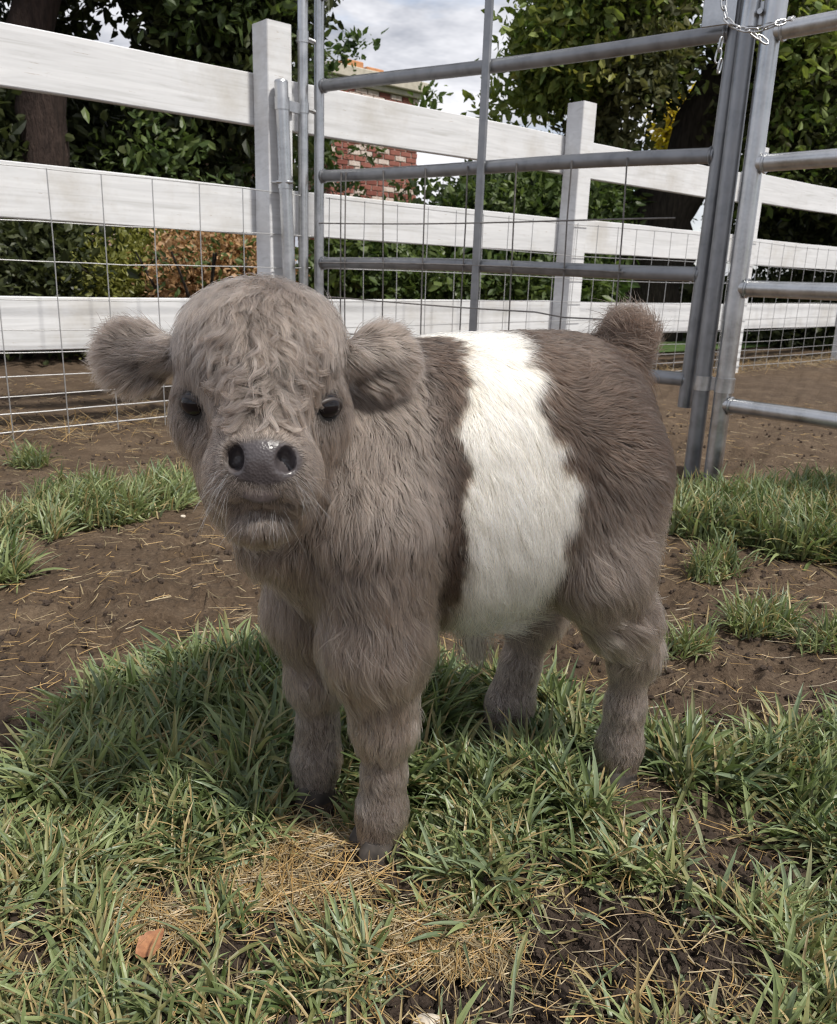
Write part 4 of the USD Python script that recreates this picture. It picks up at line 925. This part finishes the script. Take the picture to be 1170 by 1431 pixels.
WH_ = A(WH_); curves('whiskers', WH_, np.full(WH_.shape[:2], 0.00016) * A([1, .9, .8, .6, .2]), np.full(WH_.shape, 0.32), 'fur', calf)
# wavy locks over the brow, falling to both sides between the eyes
lr = np.random.default_rng(77); LK, LC = [], []
for i in range(170):
    px, py = lr.uniform(300, 440), (lr.uniform(455, 600) if i % 2 else lr.uniform(520, 600))
    if abs(px - 370) > 44 + (582 - py) * 0.30: continue
    p = hit(px, py)
    if p[1] < 0.5 or hl(p[None])[0, 2] < 0.030: continue
    nz = meshkit.noise(A([p * 32, p * 32 + 9]), 5)
    s_ = np.clip((px - 370) / 45 + (nz[0] - 0.5) * 1.6 + lr.normal(0, 0.15), -1.6, 1.6) * (1.5 if py > 520 else 0.9)
    d = unit(-FUP * (0.35 if py > 535 else 1.0) + FSIDE * s_ + lr.normal(0, 0.12, 3)); sd = unit(np.cross(FACE, d))
    nst = 13; ln = lr.uniform(0.024, 0.042); ph, am, fq = nz[1] * 9 + lr.normal(0, 0.45), lr.uniform(0.5, 1.25), lr.uniform(6, 10); h0 = lr.uniform(0.002, 0.0065); g = [p]
    for k in range(1, nst):
        t = k / (nst - 1); q = g[-1] + unit(d + sd * am * math.sin(ph + fq * t) - FUP * 0.25 * t) * ln / (nst - 1)
        nn = sdf_normal(q[None])[0]; dist = sdf(q[None])[0]; q = q + nn * (h0 * math.sin(math.pi * min(1, t * 0.9 + 0.12)) + 0.0008 - dist) * 0.8
        if hl(q[None])[0, 2] < 0.0235: q = q + FUP * (0.0235 - hl(q[None])[0, 2])
        g.append(q)
    g = A(g); t = np.linspace(0, 1, nst); tint = lr.uniform(0.75, 1.3); base_c = coat_color(p[None])[0]
    for m in range(20):
        o = lr.normal(0, 1, 3) * 0.0015; o2 = lr.normal(0, 1, 3) * 0.0009
        LK.append(g + o[None] * (1 - 0.88 * t)[:, None] + o2[None] * np.sin(3.1 * t)[:, None])
        LC.append(base_c[None] * tint * lr.uniform(0.6, 1.4) * (0.34 + 1.75 * t)[:, None])
LK, LC = A(LK), np.clip(A(LC), 0, 0.9)
curves('forelock', LK, np.full(LK.shape[:2], 0.00030) * np.interp(np.linspace(0, 1, 13), [0, .2, .8, 1], [.9, 1, .8, .2])[None], LC, 'fur', calf)
tuft = []; tc = []
for i in range(420):
    p = L(0.135 + rng.normal(0, .008), 0.0 + rng.normal(0, .007), 0.212)
    ln = rng.uniform(0.035, 0.068); d = unit(-Z + CA * 0.15 + rng.normal(0, .16, 3))
    k = L(0.140, 0, 0.140)
    tuft.append([p + d * ln * s + (k - p - d * ln * 1.0) * s * s * 0.35 for s in np.linspace(0, 1, 5)])
    w = rng.random() < 0.6; tc.append([(A([0.6, 0.57, 0.52]) if w else A([0.12, 0.10, 0.09])) * (1 - 0.75 * s ** 3) for s in np.linspace(0, 1, 5)])
tuft, tc = A(tuft), A(tc)
curves('belly_tuft', tuft, np.full(tuft.shape[:2], 0.0006) * A([1, 1, .9, .7, .3]), tc, 'fur', calf)

# ---------------------------------------------------------------- grass, straw and crumbs of soil
mat('blade', {'a': ('attribute', {'attribute': 'displayColor'}), 'p': ('principled_bsdf', {'roughness': 0.42, 'specular_ior_level': 0.45}), 't': ('translucent_bsdf', {}), 'h': ('hsv', {'saturation': 1.2, 'value': 1.15}), 'm': ('mix_closure', {'fac': 0.30})},
    [('a.color', 'p.base_color'), ('a.color', 'h.color'), ('h.color', 't.color'), ('p.BSDF', 'm.closure1'), ('t.BSDF', 'm.closure2')], surface='m.closure')
def blades(root, az, length, width, lean, bend, col0, col1, seg=6, twist=0.0):
    """folded, curved blades: root (n,3); they rise, lean over towards az and bow down"""
    n = len(root); t = np.linspace(0, 1, seg + 1)
    dirh = np.stack([np.cos(az), np.sin(az), np.zeros(n)], -1)
    ang = lean[:, None] + bend[:, None] * t[None] ** 1.4                 # angle from the vertical along the blade
    st = length[:, None] / seg
    dx = np.sin(ang) * st; dz = np.cos(ang) * st
    X = np.concatenate([np.zeros((n, 1)), np.cumsum(dx[:, :-1], 1)], 1); Zz = np.concatenate([np.zeros((n, 1)), np.cumsum(dz[:, :-1], 1)], 1)
    c = root[:, None] + dirh[:, None] * X[..., None]; c[..., 2] += Zz
    g = gz(c[..., 0], c[..., 1]) + 0.003
    c[..., 2] = np.maximum(c[..., 2], g)
    side = np.stack([-np.sin(az), np.cos(az), np.zeros(n)], -1)
    nrm = np.stack([-np.cos(ang) * dirh[:, None, 0], -np.cos(ang) * dirh[:, None, 1], np.sin(ang)], -1)
    tw = twist[:, None] * t[None]
    sv = side[:, None] * np.cos(tw)[..., None] + nrm * np.sin(tw)[..., None]
    nv = nrm * np.cos(tw)[..., None] - side[:, None] * np.sin(tw)[..., None]
    w = width[:, None] * np.interp(t, [0, 0.15, 0.45, 0.8, 1], [0.55, 0.9, 1.0, 0.62, 0.02])[None]
    v = np.stack([c - sv * w[..., None] / 2 + nv * w[..., None] * 0.16, c, c + sv * w[..., None] / 2 + nv * w[..., None] * 0.16], 2)     # n, seg+1, 3, 3
    m = (seg + 1) * 3
    f = []
    for i in range(seg):
        a = i * 3; b = a + 3
        f += [[a, a + 1, b + 1], [a, b + 1, b], [a + 1, a + 2, b + 2], [a + 1, b + 2, b + 1]]
    F_ = (A(f)[None] + (np.arange(n) * m)[:, None, None]).reshape(-1, 3)
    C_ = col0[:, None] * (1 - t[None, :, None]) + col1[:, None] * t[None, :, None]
    return v.reshape(-1, 3), F_, np.repeat(C_, 3, 1).reshape(-1, 3)
def grass_at(xy, seed, length, width, dry, flat=0.0):
    r = np.random.default_rng(seed); n = len(xy)
    root = np.c_[xy, gz(xy[:, 0], xy[:, 1]) - 0.004]
    p = np.c_[xy, np.zeros(n)]
    wind = meshkit.fbm(p * 5, 2, seed) * 4 * np.pi
    az = wind + r.normal(0, 1.5, n)
    ln = length * r.uniform(0.45, 1.2, n); wd = width * r.uniform(0.55, 1.25, n)
    lean = np.clip(r.normal(0.42 + flat, 0.38, n), 0.02, 1.5); bend = r.uniform(0.3, 1.5, n) * (1 - 0.3 * flat)
    tone = np.clip(0.5 + 0.9 * (meshkit.fbm(p * 9, 2, seed + 3) - 0.5) + r.normal(0, 0.22, n), 0, 1)[:, None]
    green = A([0.070, 0.110, 0.036]) * (1 - tone) + A([0.270, 0.320, 0.145]) * tone
    blue = (r.random(n) < 0.25)[:, None]
    green = np.where(blue, green * A([0.95, 0.98, 1.35]), green)
    straw = A([0.40, 0.31, 0.15]) * r.uniform(0.55, 1.2, (n, 1)) * A([1, 1, 1])
    isdry = (r.random(n) < dry)[:, None]
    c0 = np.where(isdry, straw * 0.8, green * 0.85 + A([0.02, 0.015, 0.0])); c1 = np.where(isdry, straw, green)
    tipdry = (r.random(n) < 0.22)[:, None]
    c1 = np.where(tipdry & ~isdry, green * 0.4 + A([0.26, 0.20, 0.09]) * 0.6, c1)
    wd = np.where(isdry[:, 0], wd * 0.62, wd)
    return blades(root, az, ln, wd, lean, bend, c0, c1, 6, r.normal(0, 0.8, n))
def scatter(poly, n, seed):
    r = np.random.default_rng(seed); lo, hi = poly.min(0), poly.max(0); out = []
    got = 0
    while got < n:
        p = r.uniform(lo, hi, (n * 3, 2)); p = p[in_poly(p[:, 0], p[:, 1], poly)]; out.append(p); got += len(p)
    return np.vstack(out)[:n]
FORE = world_poly([(-60, 1140), (40, 1065), (125, 990), (230, 958), (330, 932), (420, 940), (600, 928), (720, 960), (800, 1000), (850, 1045), (930, 1030), (1000, 1080), (1080, 1035), (1230, 1000), (1300, 1220), (1260, 1470), (560, 1500), (-80, 1480)])
xy = scatter(FORE, 54000, 61)
grn = np.random.default_rng(62)
bare = spots(xy[:, 0], xy[:, 1], BARE); stw = spots(xy[:, 0], xy[:, 1], STRAW)
patch = meshkit.fbm(np.c_[xy, xy[:, 0] * 0] * 13, 3, 63)
front = 1 - sstep(0.60, 0.80, xy[:, 1])
keep = grn.random(len(xy)) < np.clip((0.95 - 0.95 * np.clip(bare * 1.25, 0, 1) - 0.86 * stw) * sstep(0.37, 0.56, patch + front * 0.02), 0.008, 1)
hd_ = np.min(np.hypot(xy[:, 0, None] - HOOF_AT[:, 0], xy[:, 1, None] - HOOF_AT[:, 1]), -1)
keep &= hd_ > 0.027
hc_ = np.min(np.hypot(xy[:, 0, None] - HOOF_AT[:, 0] * 0.965, xy[:, 1, None] - HOOF_AT[:, 1] + 0.035), -1)
keep &= (hc_ > 0.034) | (grn.random(len(xy)) < 0.12)
xy = xy[keep]; stw, front, bare = stw[keep], front[keep], bare[keep]
lng = 0.080 * (1 - 0.28 * front - 0.25 * stw); lng = np.where(hd_[keep] < 0.07, lng * 0.62, lng)
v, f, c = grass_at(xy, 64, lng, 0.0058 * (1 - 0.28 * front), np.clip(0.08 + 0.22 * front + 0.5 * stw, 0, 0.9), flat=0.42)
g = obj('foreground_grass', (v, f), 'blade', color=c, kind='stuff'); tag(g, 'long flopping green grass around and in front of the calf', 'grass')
def tufts(name, label, polys, n, length, width, seed, dry=0.12, thr=0.38):
    xs = np.vstack([scatter(world_poly(p), k, seed + i) for i, (p, k) in enumerate(zip(polys, n))])
    pt = meshkit.fbm(np.c_[xs, xs[:, 0] * 0] * 9, 3, seed)
    xs = xs[np.random.default_rng(seed).random(len(xs)) < sstep(thr, thr + 0.16, pt)]
    v, f, c = grass_at(xs, seed + 9, np.full(len(xs), length), width, dry)
    g = obj(name, (v, f), 'blade', color=c, kind='stuff'); tag(g, label, 'grass')
def oval(cx, cy, rx, ry): return [(cx + rx * math.cos(a), cy + ry * math.sin(a)) for a in np.linspace(0, 2 * np.pi, 16, endpoint=False)]
tufts('grass_strip', 'thick grass strip at the foot of the corral panel', [[(912, 728), (960, 712), (1010, 708), (1100, 700), (1240, 700), (1240, 792), (1120, 785), (1030, 762), (930, 748)]], [7500], 0.115, 0.0065, 71, thr=0.22)
tufts('grass_tufts', 'grass tufts on bare soil left of the calf', [oval(125, 712, 85, 22), oval(232, 695, 42, 22), oval(30, 745, 60, 20), oval(-5, 805, 40, 18), oval(40, 648, 28, 6), oval(190, 715, 60, 14)], [2000, 800, 900, 500, 160, 500], 0.085, 0.005, 81, thr=0.30)
tufts('sparse_grass', 'few thin grass tufts on the soil right of the calf', [oval(1000, 800, 42, 12), oval(1062, 880, 48, 18), oval(955, 918, 40, 8), oval(1150, 905, 40, 14)], [320, 420, 130, 160], 0.07, 0.004, 91, thr=0.25)
# dry straw: thin stems lying about
def straw(n, seed, where, lo, hi, rise=0.25):
    r = np.random.default_rng(seed); xy = where(n, r); n = len(xy)
    ln = r.uniform(lo, hi, n); az = r.uniform(0, 2 * np.pi, n); mid = r.normal(0, 0.12, n)
    tilt = np.abs(r.normal(0, rise, n)); w = r.uniform(0.00028, 0.0007, n) * (1 + 0.35 * (xy[:, 1] > 1.2))
    t = np.linspace(-0.5, 0.5, 4)
    d = np.stack([np.cos(az), np.sin(az)], -1); s = np.stack([-d[:, 1], d[:, 0]], -1)
    c2 = xy[:, None] + d[:, None] * (t[None] * ln[:, None])[..., None] + s[:, None] * ((t ** 2)[None] * (mid * ln * 2)[:, None])[..., None]
    z = gz(c2[..., 0], c2[..., 1]); base = z.max(1, keepdims=True) * 0.6 + z.mean(1, keepdims=True) * 0.4
    zz = np.maximum(base + (t[None] + 0.5) * (np.sin(tilt) * ln)[:, None], z) + 0.003 + r.uniform(0, 0.006, n)[:, None]
    c = np.concatenate([c2, zz[..., None]], -1)
    s3 = np.concatenate([s, np.zeros((n, 1))], 1)[:, None] * (w[:, None] * A([0.8, 1, 1, 0.5])[None])[..., None]
    v = np.stack([c - s3, c + A([0, 0, 1.0]) * w[:, None, None] * 0.9, c + s3], 2)
    f = []
    for i in range(3):
        a = i * 3; b = a + 3
        f += [[a, a + 1, b + 1], [a, b + 1, b], [a + 1, a + 2, b + 2], [a + 1, b + 2, b + 1]]
    F_ = (A(f)[None] + (np.arange(n) * 12)[:, None, None]).reshape(-1, 3)
    col = (A([0.46, 0.31, 0.13]) * r.uniform(0.5, 1.2, (n, 1)) * (pick := (r.random(n) < 0.5)[:, None]) + A([0.46, 0.37, 0.22]) * r.uniform(0.35, 1.1, (n, 1)) * ~pick)
    return v.reshape(-1, 3), F_, np.repeat(col, 12, 0)
def w_straw(n, r):
    k = r.integers(0, len(STRAW), n); c = A([STRAW[i][0] for i in k]); a = A([STRAW[i][1:] for i in k]); q = c + r.normal(0, 0.62, (n, 2)) * a; return q[meshkit.fbm(np.c_[q, q[:, 0] * 0] * 16, 2, 44) > 0.44]
def w_all(n, r):
    y = r.uniform(0.45, 1.0, n) ** 1.0; y = 0.45 + 3.6 * r.random(n) ** 1.7; return np.stack([r.uniform(-0.62, 0.62, n) * y, y], -1)
def w_fence(n, r):
    s = r.uniform(-1.2, 6.0, n); q = FP + FD * s[:, None] + FN * (r.normal(0.02, 0.12, n))[:, None]; return q[:, :2]
parts = [straw(2000, 101, w_straw, 0.012, 0.07, 0.08), straw(6500, 102, w_all, 0.008, 0.045, 0.10), straw(2600, 103, w_fence, 0.03, 0.11, 0.5)]
o_ = np.cumsum([0] + [len(p[0]) for p in parts])
s_ = obj('straw', (np.vstack([p[0] for p in parts]), np.vstack([p[1] + o for p, o in zip(parts, o_)])), 'blade', color=np.vstack([p[2] for p in parts]), kind='stuff')
tag(s_, 'dry yellow straw strewn over the soil', 'straw')
# crumbs of soil
posmat('crumb', 60, [(0.3, (0.040, 0.028, 0.021)), (0.7, (0.115, 0.082, 0.060))], bump=(160, 0.8, 0.004))
cr = np.random.default_rng(111)
pi = UsdGeom.PointInstancer.Define(stage, path_for('soil_crumbs')); tg = []
for k in range(4):
    ic = trimesh.creation.icosphere(2, 1.0); vv = np.asarray(ic.vertices); vv = vv * (0.35 + 1.3 * meshkit.fbm(vv * 2.6 + k * 9, 3, k))[:, None] * A([1, 0.8, 0.6])
    tg.append(usdkit.mesh(stage, f'{pi.GetPath()}/crumb_{k:03d}', trimesh.Trimesh(vv, ic.faces, process=False), '/World/Looks/crumb', smooth=35).GetPath())
pi.CreatePrototypesRel().SetTargets(tg)
n = 22000; y = 0.44 + 3.2 * cr.random(n) ** 1.8; xy = np.stack([cr.uniform(-0.6, 0.65, n) * y, y], -1)
m_ = cr.random(n) < 0.25 + np.where(meshkit.fbm(np.c_[xy, xy[:, 0] * 0] * 5, 2, 7) > 0.5, 0.9, 0.25); extra_ = []
for c, a, b in BARE[:4]: extra_.append(c + cr.normal(0, 0.5, (420, 2)) * A([a, b]))
xy = np.vstack([xy[m_]] + extra_); n = len(xy)
pi.CreateProtoIndicesAttr(Vt.IntArray.FromNumpy(cr.integers(0, 4, n).astype(np.int32)))
sz = 0.0011 + 0.0060 * cr.random(n) ** 5
pi.CreatePositionsAttr(Vt.Vec3fArray.FromNumpy(np.c_[xy, gz(xy[:, 0], xy[:, 1]) + sz * 0.3].astype(np.float32)))
qv = unit(cr.normal(0, 1, (n, 4))); pi.CreateOrientationsAttr(Vt.QuathArray([Gf.Quath(*map(float, a)) for a in qv]))
pi.CreateScalesAttr(Vt.Vec3fArray.FromNumpy(np.repeat(sz[:, None], 3, 1).astype(np.float32)))
tag(pi, 'crumbs of dark soil lying on the bare ground', 'soil', None, 'stuff')

# a fallen orange leaf, a pale pebble, a wood chip
posmat('leaf_orange', 160, [(0.3, (0.17, 0.07, 0.035)), (0.7, (0.36, 0.17, 0.08))], rough=0.55)
posmat('pale_stone', 120, [(0.3, (0.48, 0.42, 0.34)), (0.7, (0.56, 0.50, 0.41))], rough=0.8)
def flat_leaf(c, ln, wd, az, tilt):
    t = np.linspace(0, 1, 9); w = np.sin(np.pi * np.clip(t, 0.02, 0.98) ** 0.85) * wd / 2 * (1 + 0.12 * np.sin(t * 23))
    d = A([math.cos(az), math.sin(az), tilt]); s = A([-math.sin(az), math.cos(az), 0.25]); up = A([0, 0, 1.0])
    v = []
    for th in (0.0, -0.0006):
        for i, a in enumerate(t):
            for e in (-1, 0, 1): v.append(c + d * ln * (a - 0.5) + s * e * w[i] + up * (abs(e) * w[i] * 0.35 + 0.10 * ln * (a - 0.5) ** 2 * 4 + th))
    f = []
    for l, fl_ in ((0, False), (27, True)):
        for i in range(8):
            for e in (0, 1):
                a = l + i * 3 + e; q4 = [a, a + 1, a + 4, a + 3]; q4 = q4[::-1] if fl_ else q4
                f += [[q4[0], q4[1], q4[2]], [q4[0], q4[2], q4[3]]]
    return trimesh.Trimesh(A(v), A(f), process=False)
c = gp(212, 1348); c[2] = gz(c[0], c[1]) + 0.02
tag(obj('fallen_leaf', flat_leaf(c, 0.026, 0.019, 0.9, 0.35), 'leaf_orange', smooth=True), 'small orange fallen leaf lying in the foreground grass', 'leaf')
def pebble(px, py, s, label, name='pebble', seed=0):
    c = gp(px, py); c[2] = gz(c[0], c[1]) + s * 0.35
    ic = trimesh.creation.icosphere(3, 1.0); vv = np.asarray(ic.vertices); vv = vv * (0.75 + 0.5 * meshkit.fbm(vv * 1.3 + seed, 3, seed))[:, None] * A([1, 0.8, 0.55]) * s
    tag(obj(name, trimesh.Trimesh(c + vv, ic.faces, process=False), 'pale_stone', smooth=True), label, name)
pebble(600, 1428, 0.013, 'pale flat stone at the bottom edge of the picture', 'stone', 3)
pebble(68, 1016, 0.0055, 'small white pebble in the grass at the left edge', 'pebble', 5)
pebble(256, 722, 0.006, 'small pale pebble on the soil beside the left grass tufts', 'pebble', 8)
